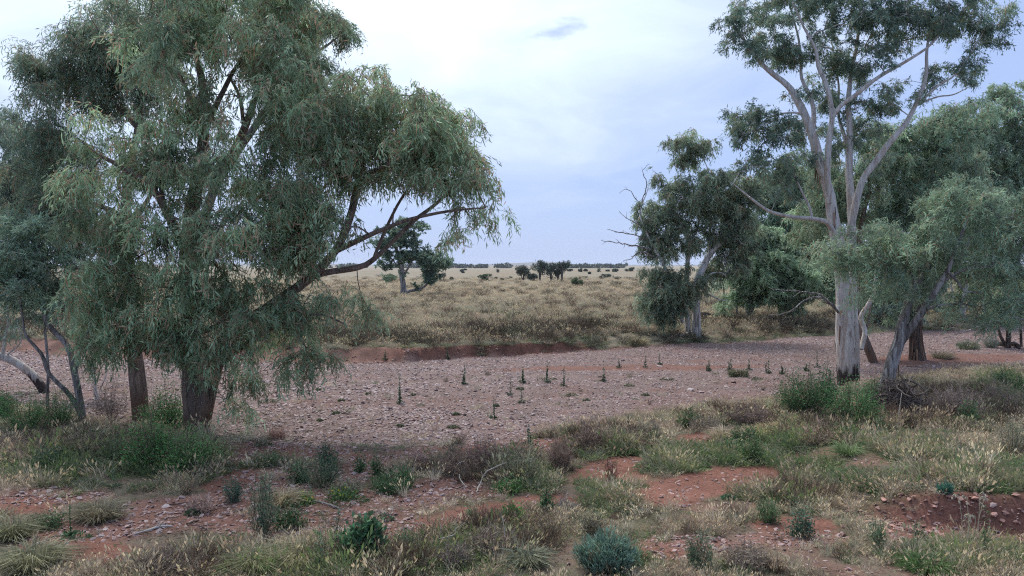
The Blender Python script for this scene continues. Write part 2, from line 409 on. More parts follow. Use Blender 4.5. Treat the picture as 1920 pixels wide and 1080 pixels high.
# ------------------------------------------------------------------ the ground
def build_ground():
    rows = [-30, -15, -5, 0, 3]; y = 5.0
    while y < 9000:
        rows.append(y)
        y += 0.12 if y < 20 else 0.16 if y < 34 else 0.22 if y < 60 else 0.3 + (y - 60) * 0.04
    rows = np.array(rows); ns = 430
    s = np.linspace(-1, 1, ns); s = np.sign(s) * np.abs(s) ** 1.15
    Y = np.repeat(rows[:, None], ns, 1); X = s[None] * (16 + np.maximum(Y, 0) * 0.95)
    Z = H(X, Y)
    Z = Z + 0.035 * (vnoise(X * 5, Y * 5, 77) - 0.5) * (Y < 40)
    px, py, bed, red, peb, yn, yf = masks(X, Y, Z)
    # base colours of soils and of the thatch
    c_red = np.array([0.225, 0.107, 0.080]); c_gr = np.array([0.205, 0.145, 0.133]); c_litter = np.array([0.165, 0.13, 0.10]); c_dry = np.array([0.285, 0.245, 0.19])
    n1 = fbm(X / 2.5, Y / 2.5, 51)[..., None]; n2 = fbm(X / 0.5, Y / 0.5, 52, 3)[..., None]
    near = c_litter * (0.75 + 0.5 * n2) + (np.array([0.10, 0.105, 0.055]) - c_litter) * sstep(0.45, 0.65, n1) * 0.6
    near = near + (c_red * 0.8 - near) * sstep(0.5, 0.75, n2) * 0.35
    c = near
    c = c + (c_red * (0.8 + 0.35 * n2) - c) * red[..., None]
    c = c + ((c_red * 0.75 + c_gr * 0.25) - c) * (peb * (1 - red))[..., None]
    cb = c_gr * (0.85 + 0.3 * n2); cb = cb + (c_red * 0.9 - cb) * (0.75 * red[..., None] + 0.25 * sstep(0.5, 0.7, n1) * (1 - red[..., None]))
    c = c + (cb - c) * bed[..., None]
    ycut = 14.55 - 0.12 * (X - 6); cm_ = (sstep(6.0, 7.2, X) * (1 - sstep(15, 19, X)) * (1 - sstep(.3, .75, np.abs(Y - ycut + .1) + .5 * (n2[..., 0] - .5))))[..., None]
    c = c + (c_red * (0.55 + .8 * n2) - c) * cm_
    # far plain: belts of bleached and brown grass
    far = sstep(-0.2, 0.8, (Y - yf))[..., None]
    belt = fbm(X / 55 + 3, Y / 13, 61)[..., None]; b2 = fbm(X / 9, Y / 5, 62)[..., None]
    cp = c_dry * (0.82 + 0.3 * b2)
    cp = cp + (np.array([0.27, 0.195, 0.13]) - cp) * sstep(0.48, 0.66, belt) * 0.8
    green = np.array([0.16, 0.155, 0.095])
    cp = cp + (green - cp) * (sstep(0.5, 0.7, b2) * 0.35)
    nearp = 1 - sstep(85, 135, Y)[..., None]
    cp = cp + (np.array([0.24, 0.20, 0.15]) - cp) * nearp * 0.75
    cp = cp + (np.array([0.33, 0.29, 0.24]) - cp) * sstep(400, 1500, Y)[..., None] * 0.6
    c = c + (cp - c) * far
    # the raw red face of the far bank
    face = (sstep(-0.45, -0.05, Y - yf) * (1 - sstep(0.45, 0.8, Y - yf - 1.1 * sstep(-5, -9, X))) * (1 - sstep(3, 10, X)))[..., None]
    c = c + ((np.array([0.19, 0.095, 0.072]) + np.array([.05, .045, .04]) * sstep(-5, -9, X)[..., None]) * (0.55 + 0.8 * n2) - c) * face
    nr = len(rows)
    idx = np.arange(nr * ns).reshape(nr, ns)
    Q = np.stack([idx[:-1, :-1], idx[:-1, 1:], idx[1:, 1:], idx[1:, :-1]], -1)
    yc = (Y[:-1, :-1] + Y[1:, 1:]) / 2; xc = (X[:-1, :-1] + X[1:, 1:]) / 2
    ynn, yff = edges(xc)
    reg = np.where(yc < ynn, 0, np.where(yc < yff, 1, np.where(yc < yff + 1.4, 2, 3)))
    V = np.stack([X, Y, Z], -1).reshape(-1, 3); C = c.reshape(-1, 3)
    outs = {}
    for k, nm in enumerate(('near_bank', 'creek_bed', 'far_bank', 'plain')):
        q = Q[reg == k]; u, inv = np.unique(q, return_inverse=True)
        me = mesh_np(nm, V[u], inv.reshape(-1, 4), None, M_SOIL, C[u], True)
        outs[nm] = link(nm, me, kind='structure')
    return outs

M_SOIL, nt, out = new_mat('soil')
at = N(nt, 'ShaderNodeAttribute', attribute_name='Col'); tcn = N(nt, 'ShaderNodeTexCoord')
geo_n = N(nt, 'ShaderNodeNewGeometry')
fa = noise_node(nt, geo_n.outputs['Position'], 18, 5, 0.65); fb = noise_node(nt, geo_n.outputs['Position'], 1.1, 6, 0.7)
c = mixc(nt, 0.8, at.outputs['Color'], ramp_node(nt, fa, [(0.3, (0.55, 0.53, 0.52)), (0.5, (1, 1, 1)), (0.72, (1.35, 1.33, 1.3))]), 'MULTIPLY')
c = mixc(nt, 0.7, c, ramp_node(nt, fb, [(0.3, (0.72, 0.70, 0.68)), (0.55, (1, 1, 1)), (0.75, (1.2, 1.18, 1.12))]), 'MULTIPLY')
bs = N(nt, 'ShaderNodeBsdfPrincipled'); bs.inputs['Roughness'].default_value = 0.95; bs.inputs['Specular IOR Level'].default_value = 0.1
nt.links.new(c, bs.inputs['Base Color'])
bp = N(nt, 'ShaderNodeBump'); bp.inputs['Strength'].default_value = 0.8; bp.inputs['Distance'].default_value = 0.05
nt.links.new(fa, bp.inputs['Height']); nt.links.new(bp.outputs[0], bs.inputs['Normal']); nt.links.new(bs.outputs[0], out.inputs[0])
GR = build_ground()

# the thin haze of the air over the plain
def haze():
    V = [(x, y, z) for z in (-9, 62) for y in (-60, 9300) for x in (-9000, 9000)]
    Q = [[0, 2, 3, 1], [4, 5, 7, 6], [0, 1, 5, 4], [2, 6, 7, 3], [0, 4, 6, 2], [1, 3, 7, 5]]
    m, nt, out = new_mat('haze'); v = N(nt, 'ShaderNodeVolumePrincipled'); v.inputs['Color'].default_value = (.80, .87, 1, 1); v.inputs['Density'].default_value = 0.00007; v.inputs['Anisotropy'].default_value = 0.0
    nt.links.new(v.outputs[0], out.inputs['Volume'])
    link('haze', mesh_np('haze', np.array(V, float), Q, None, m), kind='stuff')
HAZE = True
if HAZE: haze()

# distant hills on the horizon
def hills():
    g = Geo(); xs = np.linspace(-5200, 5200, 240)
    for Y0, hh, sd_, cc in ((6200, 18, 3, (0.20, 0.19, 0.18)), (8200, 36, 8, (0.22, 0.22, 0.24))):
        top = hh * np.clip(fbm(xs / 700 + sd_, xs * 0, sd_, 4) * 1.6 - 0.45, 0.02, 1) + hh * 0.75 * np.exp(-((xs - 150 * sd_ / 3) / 260) ** 2)
        ring = []
        for k, (dy, f) in enumerate(((-500, 0), (-220, .55), (0, 1), (300, .6), (700, 0))):
            ring.append(np.stack([xs, xs * 0 + Y0 + dy, top * f - (5 if f == 0 else 0)], -1))
        V = np.stack(ring, 0).reshape(-1, 3); n = len(xs)
        idx = np.arange(5 * n).reshape(5, n)
        g.add(V, np.stack([idx[:-1, :-1], idx[:-1, 1:], idx[1:, 1:], idx[1:, :-1]], -1).reshape(-1, 4), None, cc)
    link('hills', g.mesh('hills', M_LEAFD, smooth=True), kind='structure')
hills()

# ------------------------------------------------------------------ scattering (ground cover and gravel that nobody could count)
def scatter(name, sources, pts, rot, scl, tint, idx, parent=None):
    me = bpy.data.meshes.new(name); me.vertices.add(len(pts)); me.vertices.foreach_set('co', np.asarray(pts, np.float32).ravel())
    for nm, typ, key, arr in (('rot', 'FLOAT_VECTOR', 'vector', rot), ('scl', 'FLOAT_VECTOR', 'vector', scl), ('tint', 'FLOAT_COLOR', 'color', np.c_[tint, np.ones(len(pts))]), ('idx', 'INT', 'value', idx)):
        a = me.attributes.new(nm, typ, 'POINT'); a.data.foreach_set(key, np.ascontiguousarray(arr, np.int32 if typ == 'INT' else np.float32).ravel())
    o = link(name, me, parent, 'stuff')
    src = bpy.data.collections.new(name + '_pieces')
    for i, s in enumerate(sources):
        src.objects.link(bpy.data.objects.new('%s_piece_%02d' % (name, i), s))
    ng = bpy.data.node_groups.new(name, 'GeometryNodeTree')
    ng.interface.new_socket('Geometry', in_out='INPUT', socket_type='NodeSocketGeometry'); ng.interface.new_socket('Geometry', in_out='OUTPUT', socket_type='NodeSocketGeometry')
    gi = N(ng, 'NodeGroupInput'); go = N(ng, 'NodeGroupOutput')
    iop = N(ng, 'GeometryNodeInstanceOnPoints'); ci = N(ng, 'GeometryNodeCollectionInfo')
    ci.inputs['Collection'].default_value = src; ci.inputs['Separate Children'].default_value = True; ci.inputs['Reset Children'].default_value = True
    def na(nm, t):
        n = N(ng, 'GeometryNodeInputNamedAttribute', data_type=t); n.inputs['Name'].default_value = nm
        return [s_ for s_ in n.outputs if s_.enabled and s_.name == 'Attribute'][0]
    L = ng.links.new
    L(gi.outputs[0], iop.inputs['Points']); L(ci.outputs[0], iop.inputs['Instance'])
    iop.inputs['Pick Instance'].default_value = True
    L(na('idx', 'INT'), iop.inputs['Instance Index']); L(na('rot', 'FLOAT_VECTOR'), iop.inputs['Rotation']); L(na('scl', 'FLOAT_VECTOR'), iop.inputs['Scale'])
    L(iop.outputs[0], go.inputs[0])
    md = o.modifiers.new('scatter', 'NODES'); md.node_group = ng
    return o

# gravel stones
def stone_mesh(i, flat):
    import bmesh
    bm = bmesh.new(); bmesh.ops.create_icosphere(bm, subdivisions=1, radius=0.5)
    r = random.Random(100 + i)
    for v in bm.verts:
        v.co *= r.uniform(0.72, 1.12); v.co.x *= 1.0; v.co.y *= 0.72 + 0.06 * (i % 4); v.co.z *= flat
    me = bpy.data.meshes.new('stone'); bm.to_mesh(me); bm.free(); me.materials.append(M_STONE)
    return me
M_STONE, nt, out = new_mat('creek_stone')
at = N(nt, 'ShaderNodeAttribute', attribute_name='tint', attribute_type='INSTANCER'); oi = N(nt, 'ShaderNodeObjectInfo')
gn = N(nt, 'ShaderNodeNewGeometry')
f = noise_node(nt, gn.outputs['Position'], 30, 3, 0.6)
c = mixc(nt, 1.0, at.outputs['Color'], oi.outputs['Color'], 'MULTIPLY')
c = mixc(nt, 0.6, c, ramp_node(nt, f, [(0.3, (0.7, 0.68, 0.68)), (0.7, (1.2, 1.2, 1.2))]), 'MULTIPLY')
bs = N(nt, 'ShaderNodeBsdfPrincipled'); bs.inputs['Roughness'].default_value = 0.75; bs.inputs['Specular IOR Level'].default_value = 0.3
nt.links.new(c, bs.inputs['Base Color']); nt.links.new(bs.outputs[0], out.inputs[0])
M_STONE2 = M_STONE.copy(); M_STONE2.name = 'loose_stone'     # the same stone on single objects, coloured by the object
nt = M_STONE2.node_tree
for n_ in nt.nodes:
    if n_.type == 'ATTRIBUTE':
        for l_ in list(n_.outputs['Color'].links):
            s_ = l_.to_socket; nt.links.remove(l_); s_.default_value = (1, 1, 1, 1)
STONES = [stone_mesh(i, (0.22, 0.3, 0.38, 0.5)[i % 4]) for i in range(8)]

def stone_tint(n):
    pal = np.array([[.40, .305, .295], [.33, .245, .24], [.42, .34, .32], [.24, .175, .175], [.30, .19, .17], [.37, .265, .25], [.16, .125, .13], [.50, .42, .40]])
    pal = pal * .78 + np.array([.345, .26, .25]) * .22
    return pal[rng.choice(8, n, p=[.2, .2, .14, .13, .11, .12, .05, .05])] * rng.uniform(0.8, 1.15, (n, 1))

def gravel():
    # creek bed: denser close by, then coarser
    n = 300000
    Y = 21 + 52 * rng.random(n) ** 1.25; X = rng.uniform(-1, 1, n) * (5 + 0.72 * Y)
    px, py, bed, red, peb, yn, yf = masks(X, Y)
    dens = 0.34 + 1.0 * fbm(X / 2.2, Y / 1.6, 71) ** 1.3; dens = dens * (1 - .4 * sstep(.5, .62, fbm(X / 7 + .3 * Y / 3, Y / 1.7, 76)))
    keep = (bed > 0.35) & (rng.random(n) < dens * (1 - 0.8 * red)) & (Y < yf + 0.05)
    X, Y = X[keep], Y[keep]; m = len(X)
    sz = 0.030 + 0.072 * rng.random(m) ** 2.3 + 0.0010 * (Y - 20)
    left = 1 - sstep(-6, 6, X)
    sz *= 0.8 + 0.45 * left * fbm(X / 3, Y / 3, 72) * 1.5
    pts = np.c_[X, Y, H(X, Y) + sz * 0.10]
    rot = np.c_[rng.normal(0, .28, m), rng.normal(0, .28, m), rng.uniform(0, 6.28, m)]
    scl = sz[:, None] * np.c_[rng.uniform(1, 1.9, m), rng.uniform(.9, 1.5, m), rng.uniform(.7, 1.4, m)]
    t = stone_tint(m) * (0.86 + 0.25 * fbm(X / 4, Y / 2, 73))[:, None]
    scatter('gravel', STONES, pts, rot, scl, t, rng.integers(0, 8, m), GR['creek_bed'])
    # pebbly patches of the near bank
    n = 120000
    Y = rng.uniform(10.5, 30, n); X = rng.uniform(-1, 1, n) * (3 + 0.72 * Y)
    px, py, bed, red, peb, yn, yf = masks(X, Y)
    keep = (bed <= 0.35) & (rng.random(n) < peb * 0.75 + 0.04 + .06 * red)
    X, Y = X[keep], Y[keep]; m = len(X)
    sz = 0.025 + 0.075 * rng.random(m) ** 2.8
    pts = np.c_[X, Y, H(X, Y) + sz * 0.08]
    rot = np.c_[rng.normal(0, .3, m), rng.normal(0, .3, m), rng.uniform(0, 6.28, m)]
    scl = sz[:, None] * np.c_[rng.uniform(1, 1.9, m), rng.uniform(.9, 1.5, m), rng.uniform(.7, 1.4, m)]
    scatter('pebbles', STONES, pts, rot, scl, stone_tint(m) * np.array([1, .9, .86]), rng.integers(0, 8, m), GR['near_bank'])
    # the stones that show largest, each an object of its own
    big = [bpy.data.meshes.new_from_object(bpy.data.objects.new('s', s)) if False else s.copy() for s in STONES]
    for b in big: b.materials.clear(); b.materials.append(M_STONE2)
    def single(par, x, y, s_, zf=0.12, t=None):
        o = bpy.data.objects.new('stone', big[int(rng.integers(0, 8))]); COL.objects.link(o); o.parent = par
        o.location = (x, y, float(H(x, y)) + s_ * zf)
        o.rotation_euler = (rng.normal(0, .25), rng.normal(0, .25), rng.uniform(0, 6.28))
        o.scale = (s_ * rng.uniform(1.1, 1.8), s_ * rng.uniform(1.0, 1.5), s_ * rng.uniform(.8, 1.4))
        cc = stone_tint(1)[0] if t is None else t; o.color = (*cc, 1)
    k = 0
    while k < 215:
        px_, py_ = rng.uniform(420, 1120), rng.uniform(715, 835)
        if rng.random() > (1.15 - (px_ - 420) / 750): continue
        p = G(px_, py_); yn, yf = edges(p[0])
        if p[1] < yn: continue
        single(GR['creek_bed'], p[0], p[1], rng.uniform(.09, .19)); k += 1
    for k in range(50):
        px_, py_ = rng.uniform(1120, 1880), rng.uniform(650, 740); p = G(px_, py_); yn, yf = edges(p[0])
        if yn < p[1] < yf: single(GR['creek_bed'], p[0], p[1], rng.uniform(.15, .28))
    k = 0
    while k < 150:
        px_, py_ = rng.uniform(20, 900), rng.uniform(870, 1060)
        p = G(px_, py_); m_ = masks(np.array([p[0]]), np.array([p[1]]))
        if m_[4][0] < 0.4 or m_[2][0] > .3: continue
        single(GR['near_bank'], p[0], p[1], rng.uniform(.07, .13)); k += 1
    for k in range(110):        # rubble in the eroded cut
        x = rng.uniform(6.2, 10.2); y = 14.55 - 0.12 * (x - 6) + rng.uniform(-0.75, .55)
        single(GR['near_bank'], x, y, rng.uniform(.06, .14), 0.2, np.array([.36, .20, .16]) * rng.uniform(.7, 1.4))
gravel()
def bank_rubble():
    n = 2600; X = rng.uniform(-42, 15, n); yn, yf = edges(X); Y = yf + rng.uniform(-.7, .5, n); sz = .03 + .12 * rng.random(n) ** 3
    scatter('bank_rubble', STONES, np.c_[X, Y, H(X, Y) + sz * .1], np.c_[rng.normal(0, .6, n), rng.normal(0, .6, n), rng.uniform(0, 6.28, n)], sz[:, None] * np.c_[rng.uniform(1, 1.6, n), rng.uniform(.8, 1.3, n), rng.uniform(.9, 1.8, n)],
            np.array([.26, .15, .12]) * rng.uniform(.5, 1.7, (n, 1)), rng.integers(0, 8, n), GR['far_bank'])
bank_rubble()
def cut_rubble():
    n = 2600; X = rng.uniform(5.8, 18, n); Y = 14.55 - 0.12 * (X - 6) + rng.normal(-.12, .38, n); sz = .015 + .085 * rng.random(n) ** 2.6
    scatter('cut_rubble', STONES, np.c_[X, Y, H(X, Y) + sz * .15], np.c_[rng.normal(0, .6, n), rng.normal(0, .6, n), rng.uniform(0, 6.28, n)], sz[:, None] * np.c_[rng.uniform(1, 1.6, n), rng.uniform(.8, 1.3, n), rng.uniform(.9, 1.9, n)],
            np.array([.29, .17, .14]) * rng.uniform(.5, 1.6, (n, 1)), rng.integers(0, 8, n), GR['near_bank'])
cut_rubble()

# ------------------------------------------------------------------ grass and weeds as ground cover
def blade_tuft(nb, rad, h, w, lean, curve, seed, heads=0.0, c0=(1, 1, 1), c1=(1, 1, 1)):
    r = np.random.default_rng(seed)
    g = Geo(); a = r.uniform(0, 6.28, nb); rr = rad * np.sqrt(r.random(nb))
    b = np.c_[np.cos(a) * rr, np.sin(a) * rr, np.full(nb, -0.02)]
    a2 = a + r.normal(0, .9, nb); ln = np.abs(r.normal(0, lean, nb)) + 0.05
    d = nrm(np.c_[np.cos(a2) * ln, np.sin(a2) * ln, np.ones(nb)])
    hh = h * r.uniform(.45, 1.15, nb)[:, None]
    out_ = np.c_[np.cos(a2), np.sin(a2), np.zeros(nb)]
    s = nrm(np.cross(d, r.normal(size=(nb, 3)))) * (w * r.uniform(.6, 1.3, nb))[:, None] / 2
    p1 = b + d * hh * .55 + out_ * hh * curve * .25; p2 = b + d * hh + out_ * hh * curve * .9; p2[:, 2] -= hh[:, 0] * curve * .35
    V = np.stack([b - s, b + s, p1 + s * .8, p1 - s * .8, p2], 1).reshape(-1, 3); k = np.arange(nb)[:, None] * 5
    cols = np.array(c0) + (np.array(c1) - np.array(c0)) * r.random((nb, 1))
    cc = np.repeat(cols * r.uniform(.7, 1.2, (nb, 1)), 5, 0)
    g.add(V, np.hstack([k, k + 1, k + 2, k + 3]), np.hstack([k + 3, k + 2, k + 4]), cc)
    nh = int(nb * heads)
    if nh: leaves(g, p2[:nh] - d[:nh] * .02, d[:nh] + out_[:nh] * curve + r.normal(0, .15, (nh, 3)), .07, .022, np.tile(np.array([[1.25, 1.15, .95]]), (nh, 1)))
    return g.mesh('tuft', M_GRASS)

def twiggy(seed, n=46, rad=.22, h=.25, leafy=0, c=(.8, .75, .7)):
    r = np.random.default_rng(seed); g = Geo()
    a = r.uniform(0, 6.28, n); el = r.uniform(.25, 1.3, n)
    d = np.c_[np.cos(a) * np.cos(el), np.sin(a) * np.cos(el), np.sin(el)]
    L = r.uniform(.5, 1.1, n)[:, None] * np.c_[np.full(n, rad * 1.3)] + h * np.sin(el)[:, None] * .6
    A = r.normal(0, rad * .25, (n, 3)) * [1, 1, 0]; B = A + d * L
    sticks(g, A, B, .004, .0025, 3, np.asarray(c))
    C = B + nrm(d + r.normal(0, .8, (n, 3))) * L * .4
    sticks(g, A * .4 + B * .6, C, .003, .002, 3, np.asarray(c))
    if leafy:
        t = r.random((n * leafy, 1)); i = np.repeat(np.arange(n), leafy)
        pos = A[i] * (1 - t) + B[i] * t + r.normal(0, .02, (len(i), 3))
        leaves(g, pos, r.normal(size=(len(i), 3)) + [0, 0, .5], .03, .014, np.asarray(c) * 1.1 * r.uniform(.7, 1.3, (len(i), 1)))
    return g.mesh('tuft', M_GRASS)

def forb(seed, n=60, rad=.16, h=.1, L=.05, W=.025):
    r = np.random.default_rng(seed); g = Geo()
    a = r.uniform(0, 6.28, n); rr = rad * np.sqrt(r.random(n))
    pos = np.c_[np.cos(a) * rr, np.sin(a) * rr, h * r.random(n) * (1.1 - rr / rad)]
    leaves(g, pos, np.c_[np.cos(a), np.sin(a), r.uniform(.0, 1.2, n)] + r.normal(0, .3, (n, 3)), L, W, np.ones((n, 3)) * r.uniform(.7, 1.25, (n, 1)))
    return g.mesh('tuft', M_GRASS)

TUFTS = [blade_tuft(60, .10, .26, .007, .35, .45, 1, .35), blade_tuft(60, .13, .20, .008, .6, .7, 2, .2), blade_tuft(46, .08, .36, .007, .25, .35, 3, .5),
         blade_tuft(80, .14, .14, .008, .8, .5, 4), blade_tuft(70, .12, .22, .010, .5, .9, 5),
         twiggy(6), twiggy(7, 50, .26, .2, 5), forb(8), forb(9, 80, .2, .16, .04, .02)]
DRY = np.array([.57, .48, .37]); STRAW = np.array([.68, .60, .47]); OLIVE = np.array([.22, .235, .13]); GREEN = np.array([.13, .195, .085]); BROWN = np.array([.32, .25, .20]); GREYG = np.array([.28, .285, .21]); TEAL = np.array([.12, .20, .15])

GRN = [(60, 880, 130, 26, 0), (310, 860, 200, 50, 0), (200, 905, 150, 25, 0), (1120, 930, 80, 30, 0), (1250, 870, 150, 25, 0), (1450, 860, 160, 35, 0), (1650, 870, 190, 60, 0),
       (1870, 900, 110, 35, 0), (860, 1040, 90, 40, 0), (600, 1070, 160, 30, 0), (1130, 1055, 90, 30, 0), (1800, 1050, 140, 30, 0), (510, 865, 80, 15, 0), (1880, 740, 60, 40, 0), (980, 905, 80, 20, 0), (1240, 850, 110, 16, 0)]
BRN = [(120, 860, 170, 40, 0), (700, 1060, 120, 40, 0), (330, 1060, 120, 25, 0), (900, 870, 110, 40, 0), (1120, 835, 100, 30, 0), (1530, 815, 90, 25, 0), (1800, 770, 130, 45, 0), (1380, 780, 90, 15, 0), (960, 1010, 110, 40, 0), (1480, 930, 80, 20, 0), (1730, 790, 90, 25, 0)]
def near_cover():
    n = 68000
    Y = 8.5 + 30 * rng.random(n) ** 1.15; X = rng.uniform(-1, 1, n) * (3.5 + .74 * Y)
    px, py, bed, red, peb, yn, yf = masks(X, Y)
    gm = ell(px, py, GRN, 0.5 * (fbm(X / .8, Y / .8, 81) - .5)); bm_ = ell(px, py, BRN, 0.5 * (fbm(X / .8, Y / .8, 82) - .5))
    dn = fbm(X / 1.1, Y / 1.1, 83)
    cut = (X > 6.6) & (X < 20) & (np.abs(Y - (14.55 - 0.12 * (X - 6))) < .62)
    veg = sstep(.28, .50, dn) * (1 - .9 * red) * np.where(cut, .08, 1) * (1 - .90 * peb) * (1 - bed)
    clear = sstep(-1.8, -0.2, Y - yn) * (X > -9) * (X < 9) * .6
    keep = rng.random(n) < (veg * (.35 + .5 * gm + .4 * bm_ + .35 * (px > 1000)) * (1 - clear) + .012)
    keep &= ~((red > .5) & (rng.random(n) < .9))
    X, Y, gm, bm_, px, py = (v[keep] for v in (X, Y, gm, bm_, px, py)); m = len(X)
    u = rng.random(m); v = fbm(X / 1.7, Y / 1.7, 84)
    g = np.clip(gm * .62 + .30 * sstep(.45, .6, v) + .08, 0, 1); b = np.clip(bm_ * .6 + .12, 0, 1)
    isg = u < g; isb = (~isg) & (rng.random(m) < b)
    idx = np.where(isg, rng.choice([1, 3, 4, 7, 8, 8, 2], m), np.where(isb, rng.choice([0, 6, 1, 5, 1], m), rng.choice([0, 0, 1, 2, 3, 0], m)))
    tg = np.array([GREEN, OLIVE, GREYG, GREEN * 1.2, OLIVE * 1.3])[rng.integers(0, 5, m)]; td = np.array([DRY, STRAW, DRY * .75, BROWN * 1.3, GREYG * 1.3])[rng.integers(0, 5, m)]; tb = np.array([BROWN, BROWN * .7, BROWN * 1.35])[rng.integers(0, 3, m)]
    tint = np.where(isg[:, None], tg, np.where(isb[:, None], tb, td)) * rng.uniform(.75, 1.2, (m, 1))
    s_ = rng.uniform(.6, 1.35, m) * (0.8 + .5 * (gm + bm_)); s_[(idx == 2) & isg] *= .8; s_[(idx == 5) | (idx == 6)] *= .62
    s_ *= np.where(py > 1000, .9, 1.0)
    sc_ = np.c_[s_, s_, s_ * rng.uniform(.7, 1.3, m)]
    rot = np.c_[rng.normal(0, .12, m), rng.normal(0, .12, m), rng.uniform(0, 6.28, m)]
    scatter('bank_grass', TUFTS, np.c_[X, Y, H(X, Y) - .01], rot, sc_, tint, idx)
near_cover()

def litter():
    g = Geo(); r = np.random.default_rng(4); n = 42
    p = np.c_[r.uniform(-.5, .5, n), r.uniform(-.5, .5, n), r.uniform(0, .015, n)]
    leaves(g, p, np.c_[r.normal(0, 1, (n, 2)), r.normal(0, .12, n)], r.uniform(.05, .13, n), r.uniform(.008, .02, n), np.array([.30, .23, .17]) * r.uniform(.4, 1.7, (n, 1)))
    src = g.mesh('litter', M_GRASS)
    g = Geo(); A = np.c_[r.uniform(-.5, .5, (9, 2)), np.full(9, .012)]; d = nrm(np.c_[r.normal(0, 1, (9, 2)), r.normal(0, .05, 9)])
    sticks(g, A, A + d * r.uniform(.1, .35, (9, 1)), .006, .003, 3, (.22, .18, .15)); src2 = g.mesh('litter', M_GRASS)
    n = 9000; Y = 9 + 28 * rng.random(n); X = rng.uniform(-1, 1, n) * (3.5 + .74 * Y)
    px, py, bed, red, peb, yn, yf = masks(X, Y)
    under = np.zeros(n)
    for tx, ty, rad_ in ((373, 822, 3.5), (264, 784, 3), (150, 790, 2.5), (1592, 722, 3.5), (1665, 742, 3.2), (1720, 675, 3)):
        q = G(tx, ty); under = np.maximum(under, np.exp(-((X - q[0]) ** 2 + (Y - q[1]) ** 2) / rad_ ** 2))
    keep = rng.random(n) < (.25 * (1 - bed) * (1 - .6 * red) + under); X, Y, under = X[keep], Y[keep], under[keep]; m = len(X)
    s_ = rng.uniform(.6, 1.2, m)
    scatter('leaf_litter', [src, src, src2], np.c_[X, Y, H(X, Y) + .012], np.c_[rng.normal(0, .05, m), rng.normal(0, .05, m), rng.uniform(0, 6.28, m)], np.c_[s_, s_, s_], np.ones((m, 3)) * rng.uniform(.5, 1.2, (m, 1)) * (1 - .35 * 0), rng.integers(0, 3, m))
litter()

def far_cover():
    n = 150000
    Y = 40 + 260 * rng.random(n) ** 2.0; X = rng.uniform(-1, 1, n) * (6 + .72 * Y)
    yn, yf = edges(X)
    d = Y - yf
    k = sstep(1, 10, X)
    dn = fbm(X / 4, Y / 2.4, 91); d2 = fbm(X / 11 + 4, Y / 4, 92)
    keep = (d > .2 + 1.2 * sstep(-5, -9, X) * (1 - k)) & (rng.random(n) < (.35 + .75 * sstep(.35, .6, dn)) * (1 - .85 * sstep(120, 290, Y)))
    X, Y, d, dn, d2 = (v[keep] for v in (X, Y, d, dn, d2)); m = len(X)
    # a belt of dark brown dead bushes a little way behind the bank, greener grass near the edge, straw beyond
    belt = np.exp(-((d - 6.5) / 4.5) ** 2) * sstep(.38, .6, d2 + .12) * (1 - .5 * sstep(14, 30, X))
    grn = np.exp(-(d / 2.6) ** 2) * .7 + .32 * sstep(.5, .65, dn)
    u = rng.random(m); isb = u < belt * .24 + .05; isg = (~isb) & (rng.random(m) < grn)
    idx = np.where(isb, rng.choice([5, 6, 6], m), np.where(isg, rng.choice([1, 4, 8, 3], m), rng.choice([0, 1, 2, 4, 2], m)))
    straw = sstep(40, 80, d)[:, None]
    td = np.array([DRY * .78, STRAW * .74, np.array([.38, .36, .30]), BROWN * 1.3, GREYG * 1.3])[rng.integers(0, 5, m)] * (1 - straw) + straw * np.array([STRAW * .85, np.array([.46, .41, .33]), np.array([.42, .33, .24])])[rng.integers(0, 3, m)]
    tint = np.where(isb[:, None], np.array([BROWN * .7, BROWN * 1.0, GREYG * .75])[rng.integers(0, 3, m)], np.where(isg[:, None], np.array([OLIVE * 1.15, GREYG * 1.15, np.array([.21, .25, .17])])[rng.integers(0, 3, m)], td))
    tint = tint * rng.uniform(.75, 1.2, (m, 1)) * (0.8 + .4 * dn)[:, None]
    s_ = rng.uniform(.8, 1.8, m) * (1 + .008 * np.maximum(Y - 50, 0)) * (1 + .35 * belt)
    sc_ = np.c_[s_ * 1.15, s_ * 1.15, s_ * rng.uniform(.6, 1.15, m) / (1 + .004 * np.maximum(Y - 60, 0))]
    rot = np.c_[rng.normal(0, .1, m), rng.normal(0, .1, m), rng.uniform(0, 6.28, m)]
    scatter('plain_grass', TUFTS, np.c_[X, Y, H(X, Y) - .01], rot, sc_, tint, idx)
far_cover()

# ------------------------------------------------------------------ trees
FOL = 1.6
DENS = 2.5
GAIN = 2.35
def spray(seed, nleaf, L, W, droop, hang, red, base_c):
    """one hanging leafy strand of unit length: out along +X, bending down"""
    global rng
    keep_, rng = rng, np.random.default_rng(seed)
    t = (np.arange(nleaf) + .4) / nleaf
    path = lambda t: np.c_[t * .65, 0 * t, -droop * t ** 2]
    g = Geo(); p = path(t) + rng.normal(0, .05, (nleaf, 3))
    d = np.c_[(1 - t) * .55, 0 * t, np.full(nleaf, -hang)] + rng.normal(0, .6, (nleaf, 3))
    c = np.ones((nleaf, 3)) * rng.uniform(.68, 1.32, (nleaf, 1)); rd = rng.random(nleaf) < red
    c[rd] = np.array([.19, .135, .09]) / np.asarray(base_c) * .75
    leaves(g, p, d, L * rng.uniform(.65, 1.25, nleaf), W * rng.uniform(.75, 1.3, nleaf), c, .05)
    q = path(np.array([0, .5, 1.])); w = W * .22
    cs = np.array([.16, .10, .06]) / np.asarray(base_c)
    g.add([q[0] - [0, w, 0], q[0] + [0, w, 0], q[1] + [0, w, 0], q[1] - [0, w, 0], q[2]], [[0, 1, 2, 3]], [[3, 2, 4]], cs)
    rng = keep_
    return g.mesh('spray', M_SPRIG)
